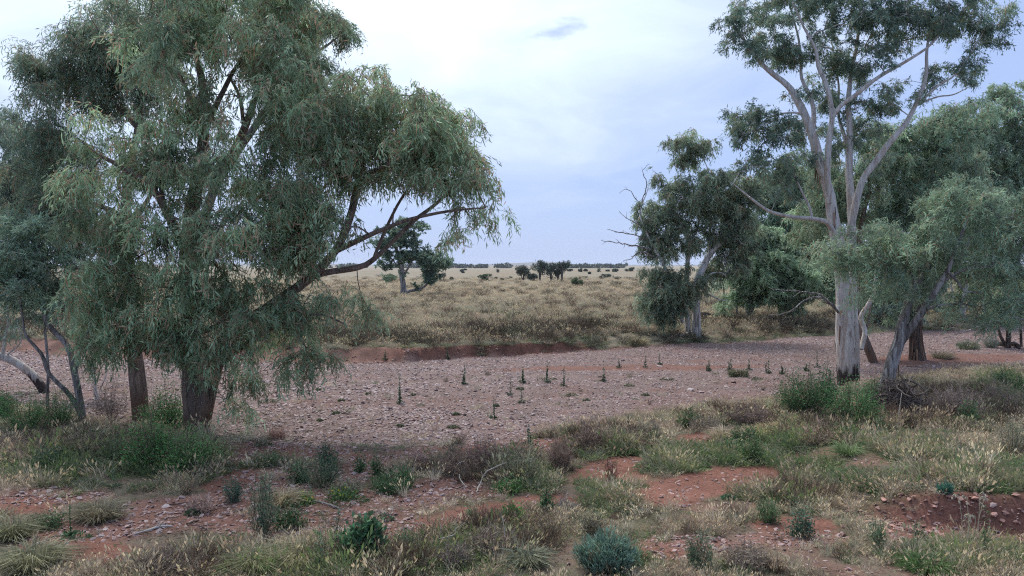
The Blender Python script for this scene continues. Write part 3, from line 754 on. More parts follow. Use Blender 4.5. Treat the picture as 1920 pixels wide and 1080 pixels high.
def tree(name, label, base, limbs, blobs, bark=B_PALE, col=(.10, .14, .085), col2=None, dens=3.2, cr=.5, leaf=(.15, .019), tips=6, strands=4, nleaf=11, slen=.5, droop=.9, red=.08,
         group=None, cat='gum tree', sides=14, yd=None, bare=0, dead=(), flare=.6, hang=.9, seed=1, lift=.1, strip=0, holes=()):
    """limbs: polylines (px, py, depth offset, radius); the first limb is the trunk; blobs: (px, py, rx, ry, depth offset[, depth radius])"""
    r = np.random.default_rng(seed)
    b = G(*base) if yd is None else P(base[0], base[1], yd); D = b[1]
    if yd is not None: b[2] = float(H(b[0], b[1]))
    root = thing(name, label, cat, b, group)
    sc = D / FPX
    g0 = Geo(); nodes = []; nr = []; allstrips = Geo()
    for li, lb in enumerate(limbs):
        g = Geo() if li and max(q[3] for q in lb) > .075 and D < 60 else g0
        pts = np.array([np.r_[P(q[0], q[1], D + q[2]), q[3]] for q in lb])
        if len(lb) and abs(pts[0, 2] - b[2]) < .9 and abs(lb[0][2]) < 2.5:          # starts at the ground
            gz = float(H(pts[0, 0], pts[0, 1]))
            pts = np.vstack([[pts[0, 0], pts[0, 1], gz - .25, pts[0, 3] * (1 + .35 * flare)], pts])
            if pts[1, 2] < gz + .05: pts[1, 2] = gz + .06
        if li: pts[:, 3] *= .9
        c = catmull(pts, .22); n = len(c)
        w = np.linspace(0, 1, n)[:, None]
        wob = np.stack([fbm(np.arange(n) * .16 + 5 * li + seed, np.full(n, k * 3.3), seed + 3 * k, 3) - .5 for k in range(3)], 1) * np.minimum(w * 6, 1) * .22 * sc * 40 * .6
        c[:, :3] += wob
        rad = np.maximum(c[:, 3], .006)
        tube(g, c[:, :3], rad, sides if rad.max() > .12 else 7, (1, 1, 1), .16 if rad.max() > .12 else .06, seed + li, .05 if rad.max() > .25 else 0)
        if strip and rad.max() > .1:
            k = int(strip * 2) if li == 0 else 0; ii = r.integers(2, max(3, int(n * .6)), k)
            for i in ii:
                a = r.uniform(0, 6.28); o = c[i, :3] + np.array([math.cos(a), math.sin(a), 0]) * rad[i] * 1.02
                L = r.uniform(.25, 1.0); wv = np.array([-math.sin(a), math.cos(a), 0]) * r.uniform(.015, .045)
                ov = np.array([math.cos(a), math.sin(a), 0])
                q = [o, o + ov * .04 + [0, 0, -L * .5], o + ov * r.uniform(.03, .14) + [0, 0, -L]]
                allstrips.add([q[0] - wv, q[0] + wv, q[1] + wv, q[1] - wv, q[2] + wv * .5, q[2] - wv * .5], [[0, 1, 2, 3], [3, 2, 4, 5]], None, np.array([.20, .12, .08]) * r.uniform(.5, 1.8))
        if g is not g0: link('limb', g.mesh('limb', bark, b, True), root)
        s0 = 0 if li else int(n * .35)
        nodes.append(c[s0::2, :3]); nr.append(rad[s0::2])
    nodes = np.vstack(nodes); nr = np.concatenate(nr)
    me = g0.mesh('trunk', bark, b, True); link('trunk', me, root)
    if allstrips.n: link('peeling_bark', allstrips.mesh('peeling_bark', M_STICK, b), root, 'stuff')
    # dead bare limbs
    gd = Geo()
    for lb in dead:
        pts = np.array([np.r_[P(q[0], q[1], D + q[2]), q[3]] for q in lb]); c = catmull(pts, .2); n = len(c)
        c[:, :3] += (r.random((n, 3)) - .5) * .07 * sc * 35
        tube(gd, c[:, :3], np.maximum(c[:, 3], .006), 5)
        for i in range(2, n, 2):
            L = r.uniform(.25, .9) * (1 - i / n * .6); t = nrm((c[i, :3] - c[i - 1, :3]) + r.normal(0, .5, 3) * np.linalg.norm(c[i, :3] - c[i - 1, :3]) * 1.5)
            m1 = c[i, :3] + t * L * .5; m2 = m1 + nrm(t + r.normal(0, .45, 3)) * L * .5; rr = c[i, 3] * .45 + .004
            sticks(gd, [c[i, :3], m1], [m1, m2], [rr, rr * .7], [rr * .7, .004], 4)
    if gd.n: link('dead_branches', gd.mesh('dead_branches', B_GREY, b), root, 'stuff')
    # crown clusters
    cents = []; cids = []
    for k, q in enumerate(blobs):
        px, py, rx, ry, dd = q[:5]; dr = q[5] if len(q) > 5 else (rx + ry) / 2 * sc
        dm = q[6] if len(q) > 6 else 1.0
        c0 = P(px, py, D + dd); s2 = (D + dd) / FPX; a, bb = rx * s2, ry * s2
        m = max(1, int(DENS * dens * dm * math.pi * a * bb))
        v = nrm(r.normal(size=(m, 3))) * (r.random((m, 1)) ** .42)
        cents.append(c0 + v * np.array([a, dr, bb])); cids.append(np.full(m, k))
    cents = np.vstack(cents); cids = np.concatenate(cids)
    keep = cents[:, 2] > H(cents[:, 0], cents[:, 1]) + .35; cents = cents[keep]; cids = cids[keep]
    m = len(cents)
    # join clusters to the skeleton, nearest first
    P_, R_, PL = 0, 0, 0
    d0 = np.array([np.min(np.linalg.norm(nodes - c, axis=1)) for c in cents]); order = np.argsort(d0)
    cap = len(nodes) + m * 8; NP = np.zeros((cap, 3)); NP[:len(nodes)] = nodes; NL = np.zeros(cap); par = -np.ones(cap, int); cnt = np.zeros(cap); cn = len(nodes)
    NR = np.zeros(cap); NR[:cn] = nr; tipnode = np.zeros(m, int)
    for j in order:
        p = cents[j]; dv = p - NP[:cn]; dist = np.linalg.norm(dv, axis=1)
        cost = dist + .28 * NL[:cn] + .35 * np.maximum(-dv[:, 2] - .2, 0)
        i = int(np.argmin(cost)); L = dist[i]; kk = int(np.clip(L / .38, 1, 6))
        q0 = NP[i].copy(); prev = i
        for s_ in range(1, kk + 1):
            t = s_ / kk
            q = q0 + (p - q0) * t + np.array([0, 0, lift * L * math.sin(math.pi * t)]) + (r.normal(0, .05, 3) * L * (t < 1))
            NP[cn] = q; NL[cn] = NL[prev] + np.linalg.norm(q - NP[prev]); par[cn] = prev; prev = cn; cn += 1
        tipnode[j] = prev
    w = np.zeros(cn)
    np.add.at(w, tipnode, 1.0)
    for i in range(cn - 1, len(nodes) - 1, -1): w[par[i]] += w[i]
    rad = 0.0085 * np.sqrt(np.maximum(w, .6)) * (1 + .004 * D)
    A = []; B = []; ra = []; rb = []
    ii = np.arange(len(nodes), cn); pp = par[ii]
    ra = np.where(pp < len(nodes), np.minimum(rad[ii] * 1.1, NR[np.maximum(pp, 0)] * .8 + .004), rad[pp]); rb = rad[ii]
    gb = Geo(); sticks(gb, NP[pp], NP[ii], ra, np.minimum(rb, ra), 5)
    # twigs
    T = tips; tp = cents[:, None] + nrm(r.normal(size=(m, T, 3))) * (cr * r.random((m, T, 1)) ** .5) * np.array([1, 1, .8])
    tp = tp.reshape(-1, 3); ci = np.repeat(np.arange(m), T)
    mid = (cents[ci] + tp) / 2 + r.normal(0, .05, tp.shape) + [0, 0, .05]
    tw = .0045 * (1 + .008 * D)
    sticks(gb, cents[ci], mid, tw * 1.5, tw * 1.1, 3); sticks(gb, mid, tp, tw * 1.1, tw * .7, 3)
    link('branches', gb.mesh('branches', bark, b), root, 'stuff')
    # leaves hanging in sprays
    S = int(round(strands * FOL)); n = len(tp) * S; si = np.repeat(np.arange(len(tp)), S)
    st = tp[si] * .75 + cents[ci][si] * .25 + r.normal(0, .10, (n, 3)) * (cr / .5)
    od = nrm(nrm(tp - cents[ci])[si] + r.normal(0, .5, (n, 3)) + [0, 0, .1])
    base_c = np.asarray(col, float); bc2 = np.asarray(col2 if col2 is not None else base_c * 1.45, float)
    cm = r.random((m, 1)); cc = base_c * (1 - cm) + bc2 * cm
    cc = cc * r.uniform(.72, 1.3, (m, 1))
    tint = GAIN * cc[ci][si] * r.uniform(.75, 1.3, (n, 1))
    az = np.arctan2(od[:, 1], od[:, 0]); tilt = -np.arcsin(np.clip(od[:, 2], -1, 1)) * .5
    rot = np.c_[r.normal(0, .2, n), tilt, az]; sc1 = slen * r.uniform(.55, 1.25, n)
    for hx, hy, hw, hh_ in holes:
        qx, qy = project(st[:, 0], st[:, 1], st[:, 2]); qy = qy + 12
        inside = ((qx - hx) / hw) ** 2 + ((qy - hy) / hh_) ** 2 < r.uniform(.4, 1.5, len(st))
        k_ = ~(inside & (r.random(len(st)) < .86))
        st, rot, sc1, tint = st[k_], rot[k_], sc1[k_], tint[k_]
    n = len(st)
    vs_ = [spray(seed * 10 + k, int(nleaf * 1.5), leaf[0] / slen, leaf[1] * 1.35 / slen, droop, hang, red * (3.2 if k == 0 else .25), base_c) for k in range(7)]
    scatter('crown', vs_, st - b, rot, np.c_[sc1, sc1, sc1], tint, r.integers(0, 7, n), root)
    tree.count += n * int(nleaf * 1.5)
    return root
tree.count = 0

# the big weeping gum in front at the left
tree('gum_tree', 'big weeping gum tree with brown forked trunk at the left edge of the gravel', (373, 824), [
    [(371, 822, 0, .40), (365, 770, 0, .32), (360, 700, 0, .28), (356, 640, .1, .27), (354, 560, .2, .25), (352, 480, .3, .23), (358, 400, .4, .20), (372, 330, .6, .17), (384, 240, .8, .14), (380, 160, 1, .11), (366, 80, 1, .08), (358, -20, 1, .05)],
    [(384, 240, .8, .12), (410, 190, 1.0, .09), (440, 130, 1.3, .07), (470, 80, 1.4, .05), (490, 10, 1.5, .03)],
    [(384, 245, .8, .10), (350, 170, .5, .08), (325, 120, .3, .05), (300, 80, .2, .03)],
    [(376, 800, -.1, .26), (392, 735, -.1, .24), (404, 690, -.2, .22), (430, 645, -.4, .20), (470, 600, -.5, .18), (520, 565, -.6, .165), (575, 525, -.6, .15), (630, 468, -.5, .125), (655, 410, -.3, .12), (668, 350, 0, .10), (682, 290, .1, .07), (705, 220, .2, .04)],
    [(520, 568, -.6, .12), (590, 517, -.4, .105), (670, 502, -.2, .095), (700, 488, 0, .085), (735, 455, .2, .07), (770, 420, .4, .07), (820, 380, .6, .055), (870, 330, .8, .03)],
    [(630, 470, -.5, .10), (680, 446, -.6, .085), (722, 428, -.7, .07), (770, 410, -.8, .055), (850, 395, -.9, .04), (910, 390, -1, .02)],
    [(665, 360, 0, .08), (700, 322, -.4, .07), (745, 300, -.6, .05), (800, 262, -.8, .03)],
    [(700, 488, 0, .06), (712, 455, .4, .055), (752, 372, .7, .045), (810, 300, .9, .03)],
    [(352, 480, .2, .17), (328, 425, -.5, .14), (308, 388, -.8, .12), (280, 345, -1, .10), (230, 314, -1.2, .08), (172, 284, -1.4, .04)],
    [(308, 388, -.8, .08), (300, 320, -.4, .06), (290, 270, 0, .04)],
    [(366, 345, .6, .15), (425, 300, 1.6, .14), (458, 240, 2, .13), (480, 178, 2.2, .10), (492, 122, 2.4, .08), (520, 50, 2.6, .05)],
    [(458, 240, 2, .07), (450, 180, 2, .06), (430, 140, 2.1, .04)],
    [(400, 700, -.2, .13), (372, 632, -.5, .12), (350, 628, -.7, .10), (404, 612, -1, .08), (450, 560, -1.2, .05)],
    [(404, 690, -.3, .10), (470, 640, -1, .08), (540, 600, -1.4, .06), (600, 590, -1.6, .04), (650, 610, -1.7, .02)]],
    [(760, 215, 95, 70, 0, 2.4), (690, 170, 70, 50, .5, 2), (640, 260, 95, 80, 0, 2.5), (850, 275, 70, 75, 0, 2.2), (890, 325, 48, 42, -.4, 1.5), (922, 385, 24, 30, -.6, .7), (870, 395, 55, 22, -.5, 1, .6),
     (780, 345, 80, 40, .3, 1.6, .55), (735, 290, 90, 55, .2, 2), (850, 440, 28, 20, -.5, .6, .8), (560, 190, 80, 70, .8, 2.4), (500, 110, 90, 70, 1, 2.4), (400, 60, 110, 65, 0, 2.6), (300, 110, 90, 70, -.5, 2.5), (420, -30, 190, 60, .5, 3),
     (560, 20, 70, 60, 1.5, 2), (460, 220, 100, 60, -.6, 2, .55), (330, 210, 90, 70, -.8, 2.4, .8), (240, 270, 80, 70, -1, 2), (180, 340, 60, 60, -1, 1.5), (330, 320, 90, 60, -.8, 2, .7), (450, 340, 100, 60, -1, 2, .8),
     (550, 350, 90, 70, -.6, 2), (470, 440, 100, 50, -1.4, 2), (590, 450, 80, 50, -.8, 1.6), (340, 450, 90, 50, -1.3, 2, .9), (230, 500, 80, 50, -1.3, 1.6), (190, 560, 60, 45, -1.4, 1.4), (300, 570, 90, 50, -1.4, 1.8), (420, 560, 80, 45, -1.4, 1.6),
     (240, 620, 60, 40, -1.3, 1.2, .9), (520, 480, 60, 40, -1.5, 1.4), (550, 610, 50, 55, -1.2, 1.1), (545, 685, 32, 26, -1.2, .7), (604, 675, 12, 34, -1.4, .4, .8), (640, 545, 46, 24, -.8, 1, .4), (470, 640, 60, 40, -1.2, 1),
     (430, 710, 26, 44, -.9, .6), (445, 770, 14, 32, -.9, .4, .7), (350, 650, 50, 36, -1, 1, .7), (660, 590, 34, 20, -1, .7, .7), (170, 640, 32, 34, -1.3, .8, .9), (420, 630, 50, 40, -1.7, 1), (500, 540, 50, 40, -1.7, 1.2, .7), (600, 545, 40, 24, -1.5, 1, .4), (380, 520, 70, 40, -1.9, 1.2), (460, 590, 50, 36, -1.9, 1), (560, 580, 30, 30, -1.7, .8, .5), (300, 640, 50, 34, -1.6, 1, .8), (640, 440, 50, 44, -1.2, 1), (590, 390, 60, 40, -1.3, 1.4), (420, 400, 70, 50, -1.6, 1.6), (625, 225, 60, 60, -.3, 2), (665, 300, 60, 50, -.4, 2), (600, 320, 60, 50, -.6, 2), (250, 385, 70, 46, -1.3, 1.6), (170, 430, 60, 44, -1.3, 1.4), (800, 250, 60, 60, -.2, 2), (820, 330, 60, 36, -.3, 1.6, .8)],
    B_WEEP, (.100, .146, .088), (.180, .238, .148), dens=1.5, cr=.5, leaf=(.19, .023), tips=6, strands=4, nleaf=9, slen=.52, droop=.95, red=.13, seed=11, strip=5, holes=[(440, 165, 34, 50), (365, 120, 26, 34), (375, 268, 22, 30), (290, 362, 90, 17), (378, 368, 14, 24), (600, 335, 26, 20), (735, 375, 80, 26), (690, 470, 60, 18), (500, 562, 34, 15), (575, 528, 62, 14), (282, 200, 20, 26), (200, 392, 50, 13), (640, 440, 26, 40), (690, 300, 14, 34), (470, 255, 22, 30), (330, 440, 20, 26), (395, 640, 24, 26), (360, 740, 40, 44)])

tree('gum_tree', 'tall gum tree whose dark-edged brown trunk stands left of the forked trunk', (264, 786), [
    [(264, 784, 0, .30), (257, 720, 0, .26), (249, 640, 0, .23), (243, 560, 0, .21), (238, 480, 0, .19), (234, 420, .1, .17), (242, 330, .2, .14), (258, 240, .3, .12), (264, 150, .3, .09), (250, 70, .3, .06), (238, 0, .3, .03)],
    [(236, 450, 0, .12), (222, 402, -.6, .10), (180, 382, -1, .08), (140, 368, -1.3, .07), (90, 352, -1.5, .04)],
    [(258, 240, .3, .09), (210, 190, 0, .07), (150, 150, -.2, .05), (95, 130, -.4, .03)],
    [(238, 430, .2, .10), (280, 370, .8, .08), (310, 300, 1.2, .06), (300, 200, 1.4, .04)]],
    [(120, 110, 62, 60, 0, 2), (85, 150, 34, 40, -.3, 1), (200, 70, 80, 60, 0, 2.4), (150, 180, 70, 50, .3, 2), (300, 20, 110, 60, 1, 3), (240, 150, 90, 70, .6, 2.4), (130, 260, 70, 50, -.5, 1.8), (90, 330, 60, 50, -1, 1.6), (110, 400, 70, 45, -.6, 1.6), (180, 440, 60, 40, -.6, 1.4), (600, 60, 50, 50, 2.5, 1.2, .05)],
    B_WEEP, (.075, .112, .075), (.12, .165, .115), dens=2.1, cr=.55, leaf=(.17, .021), tips=6, strands=4, nleaf=9, slen=.6, droop=.85, red=.05, seed=12)

tree('gum_tree', 'dark-leaved tall gum tree behind the weeping gum, spraying right against bright sky', (368, 778), [
    [(368, 776, 0, .22), (364, 690, 0, .20), (360, 600, 0, .19), (366, 480, 0, .17), (400, 360, 0, .15), (470, 250, 0, .12), (530, 150, 0, .09), (552, 60, 0, .06), (555, -20, 0, .03)],
    [(530, 190, 0, .08), (580, 110, 0, .06), (615, 85, 0, .045), (650, 60, 0, .02)], [(540, 150, 0, .05), (590, 170, 0, .04), (630, 140, 0, .02)]],
    [(610, 45, 34, 26, 0, 1, .9), (645, 62, 30, 26, 0, .9, .9), (560, 50, 60, 50, 0, 2), (590, 130, 40, 26, 0, 1, .9), (620, 120, 26, 18, 0, .8), (520, 10, 70, 50, 0, 2.2), (530, 140, 60, 50, 0, 2), (560, 240, 60, 50, 0, 1.6)],
    B_GREY, (.06, .095, .06), (.10, .14, .09), dens=2.0, cr=.5, leaf=(.17, .022), tips=6, strands=4, nleaf=8, slen=.5, seed=13)

tree('gum_tree', 'slender multi-stemmed young gum tree at far left with pale curved stems and bluish leaves', (155, 792), [
    [(154, 790, 0, .11), (150, 752, 0, .10), (140, 698, 0, .095), (128, 651, 0, .085), (93, 612, 0, .075), (84, 581, 0, .07), (80, 500, 0, .05), (70, 430, 0, .03)],
    [(154, 785, 0, .09), (132, 744, -.1, .085), (93, 702, -.2, .07), (78, 663, -.2, .06), (50, 632, -.3, .05), (43, 604, -.3, .035), (30, 520, -.3, .02)],
    [(142, 710, 0, .05), (150, 660, 0, .045), (170, 600, .1, .035), (180, 540, .2, .02)],
    [(89, 733, .8, .055), (91, 694, .8, .05), (84, 624, .8, .045), (82, 558, .8, .03), (60, 480, .8, .02)]],
    [(60, 500, 70, 40, 0, 1.5), (30, 430, 50, 45, 0, 1.5), (95, 545, 50, 30, 0, 1), (20, 560, 40, 35, 0, 1), (90, 440, 50, 40, .3, 1.4), (0, 500, 60, 50, 0, 1.5), (40, 590, 40, 14, 0, .8, .5), (120, 500, 40, 40, 0, 1), (135, 560, 34, 30, 0, 1, .8), (60, 560, 40, 30, .2, 1, .8), (20, 450, 50, 40, .3, 1.4)],
    B_GREY, (.105, .150, .108), (.15, .205, .15), dens=2.4, cr=.45, leaf=(.15, .02), tips=6, strands=4, nleaf=9, slen=.4, droop=.5, hang=.4, red=.03, seed=14)

tree('gum_tree', 'gum tree leaning out of the left edge, its thick trunk bent low over gravel', (84, 737), [
    [(83, 735, 0, .18), (66, 709, 0, .17), (39, 686, 0, .16), (0, 668, 0, .15), (-50, 655, 0, .13), (-90, 620, 0, .10), (-120, 540, 0, .08), (-120, 440, 0, .06)],
    [(4, 670, 0, .09), (12, 628, 0, .08), (18, 600, 0, .06), (10, 540, 0, .04), (20, 460, 0, .03)], [(14, 665, 0, .05), (40, 640, 0, .035), (30, 600, 0, .02)]],
    [(20, 330, 60, 50, 0, 2), (50, 270, 60, 50, 0, 2), (-30, 240, 60, 50, 0, 2), (20, 220, 34, 24, 0, 1.4), (0, 400, 70, 50, 0, 2), (-60, 360, 80, 80, 0, 2), (70, 360, 40, 50, 0, 1.5), (30, 620, 30, 14, 0, .5, .3), (-60, 500, 80, 50, 0, 2)],
    B_PALE, (.075, .108, .082), (.12, .16, .125), dens=1.7, cr=.55, leaf=(.18, .023), tips=6, strands=4, nleaf=9, slen=.5, seed=15, red=.04)

tree('gum_tree', 'thin pale sapling with a bare upright stem between the multi-stemmed gum and the brown trunk', (181, 750), [
    [(181, 748, 0, .065), (177, 700, 0, .055), (172, 650, 0, .045), (170, 600, 0, .03)], [(186, 735, .2, .03), (200, 700, .2, .025), (196, 660, .2, .02)]],
    [(175, 590, 26, 30, 0, .7, .9), (160, 620, 18, 20, 0, .5)], B_WHITE, (.10, .15, .09), dens=2.4, cr=.4, slen=.5, leaf=(.16, .02), seed=16, strands=3)

# right-hand group
tree('gum_tree', 'tall pale-trunked gum tree with fluted trunk and dark foot beside the green bush', (1592, 722), [
    [(1589, 722, 0, .41), (1587, 680, 0, .385), (1585, 620, 0, .36), (1581, 560, 0, .33), (1576, 500, 0, .30), (1566, 431, 0, .26), (1555, 368, 0, .22), (1541, 322, 0, .19), (1530, 280, 0, .20), (1520, 246, 0, .17), (1501, 201, 0, .15), (1475, 159, 0, .13), (1439, 130, 0, .10), (1407, 94, 0, .07), (1368, 32, 0, .04)],
    [(1604, 714, .25, .21), (1603, 640, .3, .20), (1600, 560, .4, .19), (1598, 470, .5, .18), (1596, 400, .6, .20), (1593, 343, .7, .18), (1594, 259, .8, .15), (1590, 194, .9, .12), (1596, 136, 1, .10), (1608, 81, 1, .08), (1612, 20, 1, .05), (1612, -40, 1, .03)],
    [(1557, 380, -.1, .17), (1550, 324, -.2, .15), (1556, 259, -.4, .13), (1561, 214, -.5, .12), (1549, 162, -.6, .10), (1533, 123, -.7, .09), (1529, 94, -.8, .07), (1507, 50, -.9, .05), (1488, 5, -.9, .03)],
    [(1560, 222, -.5, .10), (1577, 198, -.7, .10), (1608, 175, -.9, .095), (1650, 142, -1.1, .085), (1690, 119, -1.3, .07), (1737, 91, -1.5, .055), (1765, 62, -1.6, .035), (1800, 30, -1.6, .02)],
    [(1523, 260, 0, .12), (1526, 215, .3, .11), (1519, 180, .5, .10), (1504, 146, .6, .08), (1501, 97, .7, .06), (1488, 32, .8, .04), (1470, -20, .8, .02)],
    [(1590, 460, .3, .20), (1601, 400, .1, .17), (1614, 343, 0, .155), (1640, 308, -.2, .15), (1673, 262, -.4, .14), (1702, 227, -.5, .12), (1721, 185, -.6, .10), (1734, 146, -.7, .085), (1737, 97, -.8, .065), (1745, 45, -.8, .04)],
    [(1716, 200, -.6, .07), (1754, 165, -.8, .055), (1792, 140, -1, .045), (1831, 81, -1.1, .035), (1856, 45, -1.2, .02)],
    [(1721, 195, -.6, .05), (1760, 182, -.3, .04), (1790, 178, -.2, .03), (1822, 160, 0, .018)],
    [(1594, 290, .8, .10), (1582, 250, 1.2, .09), (1572, 220, 1.5, .07), (1570, 150, 1.8, .05), (1560, 80, 2, .03)],
    [(1566, 440, -.2, .13), (1550, 417, -.4, .12), (1522, 409, -.6, .105), (1486, 406, -.8, .09), (1445, 397, -1, .075), (1418, 380, -1.1, .06), (1393, 360, -1.2, .04), (1375, 345, -1.3, .02)],
    [(1522, 408, -.6, .07), (1516, 385, -.5, .06), (1500, 350, -.4, .05), (1480, 300, -.3, .03)],
    [(1614, 655, .6, .13), (1622, 620, .8, .12), (1614, 596, .9, .12), (1631, 568, 1, .11), (1640, 537, 1.1, .10), (1642, 505, 1.1, .08), (1650, 460, 1.2, .05)],
    [(1512, 215, 0, .05), (1486, 212, -.4, .045), (1450, 218, -.8, .035), (1420, 235, -1, .02)]],
    [(1375, 30, 30, 40, 0, 1.2), (1390, 85, 34, 26, 0, 1), (1430, 50, 50, 40, 0, 1.6), (1480, 10, 60, 40, 0, 2), (1440, 105, 40, 22, 0, 1, .7), (1500, 90, 50, 40, .4, 1.6), (1560, 20, 70, 50, 0, 2.4), (1560, 110, 50, 50, .8, 1.6, .8), (1640, 40, 70, 50, -.5, 2.4), (1640, 110, 60, 36, -.8, 1.6, .8),
     (1720, 30, 70, 50, -1, 2.2), (1790, 30, 60, 45, -1.2, 2), (1860, 20, 40, 35, -1.2, 1.2), (1840, 75, 34, 30, -1, 1), (1800, 130, 45, 26, -.5, 1.2), (1740, 130, 40, 30, -.5, 1.2, .6), (1690, 180, 40, 30, 0, 1.2, .7), (1640, 190, 50, 30, .3, 1.4, .7), (1580, 190, 30, 30, .8, 1, .6),
     (1400, 210, 36, 28, -1, 1.2), (1440, 250, 55, 40, -1, 1.4), (1390, 250, 24, 24, -1, .9), (1480, 300, 50, 40, -.5, 1.4), (1430, 310, 40, 30, -.8, 1.2), (1600, -50, 220, 40, 0, 3), (1500, 180, 24, 24, 0, .8, .6), (1470, 350, 50, 26, -.8, 1, .7), (1500, 240, 36, 40, 1.4, 1, .8), (1570, 270, 34, 44, 1.8, 1, .8), (1630, 240, 34, 40, 1.4, 1, .9), (1545, 180, 34, 28, 1.2, 1, .8), (1470, 110, 30, 24, .8, 1, .8), (1690, 80, 34, 30, .6, 1, .8), (1600, 140, 34, 30, 1.4, 1, .8), (1530, 320, 24, 34, 1.4, .8, .7), (1650, 300, 30, 30, 1.6, .8, .7), (1760, 60, 40, 30, .4, 1, .8)],
    B_PALE, (.070, .108, .085), (.12, .165, .115), dens=1.85, cr=.42, leaf=(.16, .026), tips=6, strands=4, nleaf=7, slen=.32, droop=.6, hang=.6, red=.02, seed=21, strip=18, sides=20, dead=[[(1572, 585, -.3, .06), (1550, 562, -.6, .045), (1530, 550, -.8, .035), (1490, 545, -1, .025), (1445, 542, -1.2, .01)], [(1568, 577, -.3, .05), (1540, 558, -.7, .038), (1510, 562, -1, .03), (1480, 585, -1.3, .02), (1440, 592, -1.5, .01)]], flare=.7, holes=[(1545, 95, 16, 20), (1620, 120, 22, 14), (1680, 150, 26, 16), (1500, 60, 14, 16), (1580, 60, 12, 16), (1700, 90, 14, 14), (1770, 150, 24, 12), (1440, 180, 34, 12), (1650, 60, 14, 14), (1800, 90, 20, 12), (1460, 60, 12, 12), (1610, 215, 16, 12)])

tree('gum_tree', 'leaning grey gum tree with bright green drooping foliage in front of the tall pale trunk', (1662, 742), [
    [(1660, 740, 0, .25), (1669, 685, 0, .21), (1686, 640, 0, .19), (1690, 610, 0, .17), (1698, 585, .1, .15), (1713, 537, .2, .13), (1735, 511, .3, .11), (1752, 470, .3, .07), (1760, 420, .3, .04)],
    [(1684, 648, 0, .15), (1706, 618, -.1, .15), (1735, 578, -.3, .13), (1758, 541, -.4, .11), (1775, 512, -.5, .09), (1800, 450, -.6, .06), (1820, 390, -.7, .03)],
    [(1700, 580, .1, .06), (1712, 540, 0, .055), (1700, 500, -.2, .05), (1660, 480, -.5, .035), (1610, 490, -.8, .02)],
    [(1765, 530, -.4, .06), (1810, 505, -.8, .05), (1860, 500, -1, .03)], [(1730, 585, -.3, .045), (1760, 572, -.5, .035), (1800, 570, -.6, .03), (1840, 575, -.7, .015)],
    [(1778, 510, -.6, .05), (1795, 525, -.8, .04), (1810, 545, -1, .035), (1840, 548, -1.1, .02)]],
    [(1800, 385, 55, 42, -.4, 1.6), (1850, 430, 60, 50, -.5, 1.6), (1760, 430, 60, 45, -.4, 1.6), (1700, 455, 60, 40, -.6, 1.4), (1640, 450, 55, 36, -.8, 1.2), (1600, 490, 50, 34, -1, 1), (1660, 505, 60, 28, -.8, 1), (1800, 480, 60, 36, -.6, 1.3),
     (1870, 500, 50, 36, -.6, 1.3), (1900, 450, 40, 50, -.5, 1.2), (1560, 470, 34, 24, -1.2, .8, .8), (1585, 530, 26, 20, -1.1, .7, .9), (1750, 520, 50, 18, -.4, .8, .6), (1910, 560, 30, 30, -.8, .8), (1870, 550, 30, 20, -1, .8, .6), (1930, 400, 40, 60, 0, 1.2), (1830, 352, 34, 18, -.3, 1), (1775, 365, 26, 20, -.3, 1), (1700, 555, 40, 20, -.5, 1, .7), (1790, 560, 46, 20, -.3, 1, .6), (1850, 585, 36, 20, -.4, 1, .7), (1625, 545, 26, 24, -.8, .8, .8), (1905, 600, 26, 18, -.5, .8, .6)],
    B_GREY, (.104, .148, .104), (.158, .208, .135), dens=1.5, cr=.5, leaf=(.18, .022), tips=6, strands=4, nleaf=9, slen=.6, droop=.6, hang=.32, red=.01, seed=22, strip=3, holes=[(1740, 500, 30, 16), (1690, 410, 22, 14), (1812, 470, 16, 22), (1655, 480, 22, 12), (1870, 545, 24, 14), (1770, 540, 34, 14), (1720, 540, 16, 20)])

tree('gum_tree', 'gum tree with shaggy dark trunk rising from a red mound behind the leaning grey tree', (1720, 675), [
    [(1720, 673, 0, .42), (1719, 640, 0, .34), (1717, 585, 0, .28), (1716, 537, 0, .25), (1725, 440, 0, .2), (1740, 350, 0, .15), (1760, 270, 0, .1), (1770, 220, 0, .06)],
    [(1717, 560, 0, .15), (1690, 480, .5, .12), (1670, 400, .8, .09), (1660, 320, 1, .05)]],
    [(1680, 330, 60, 60, 0, 2), (1740, 280, 60, 60, 0, 2.4), (1790, 230, 60, 50, 0, 2), (1740, 380, 80, 50, 0, 2.4), (1650, 400, 60, 50, 0, 2), (1680, 240, 40, 30, 0, 1.4, .7), (1660, 590, 34, 22, .5, 1, .6), (1680, 530, 50, 28, .5, 1.4, .9), (1800, 330, 60, 60, 1, 2), (1640, 470, 60, 50, .5, 2), (1700, 490, 70, 40, .6, 2), (1760, 460, 60, 50, .6, 2), (1620, 540, 40, 30, 1, 1.4, .8), (1730, 540, 50, 30, 1, 1.6, .8)],
    B_DARK, (.10, .15, .10), (.155, .21, .145), dens=1.5, cr=.6, leaf=(.20, .03), tips=6, strands=4, nleaf=8, slen=.45, seed=23, strip=26)

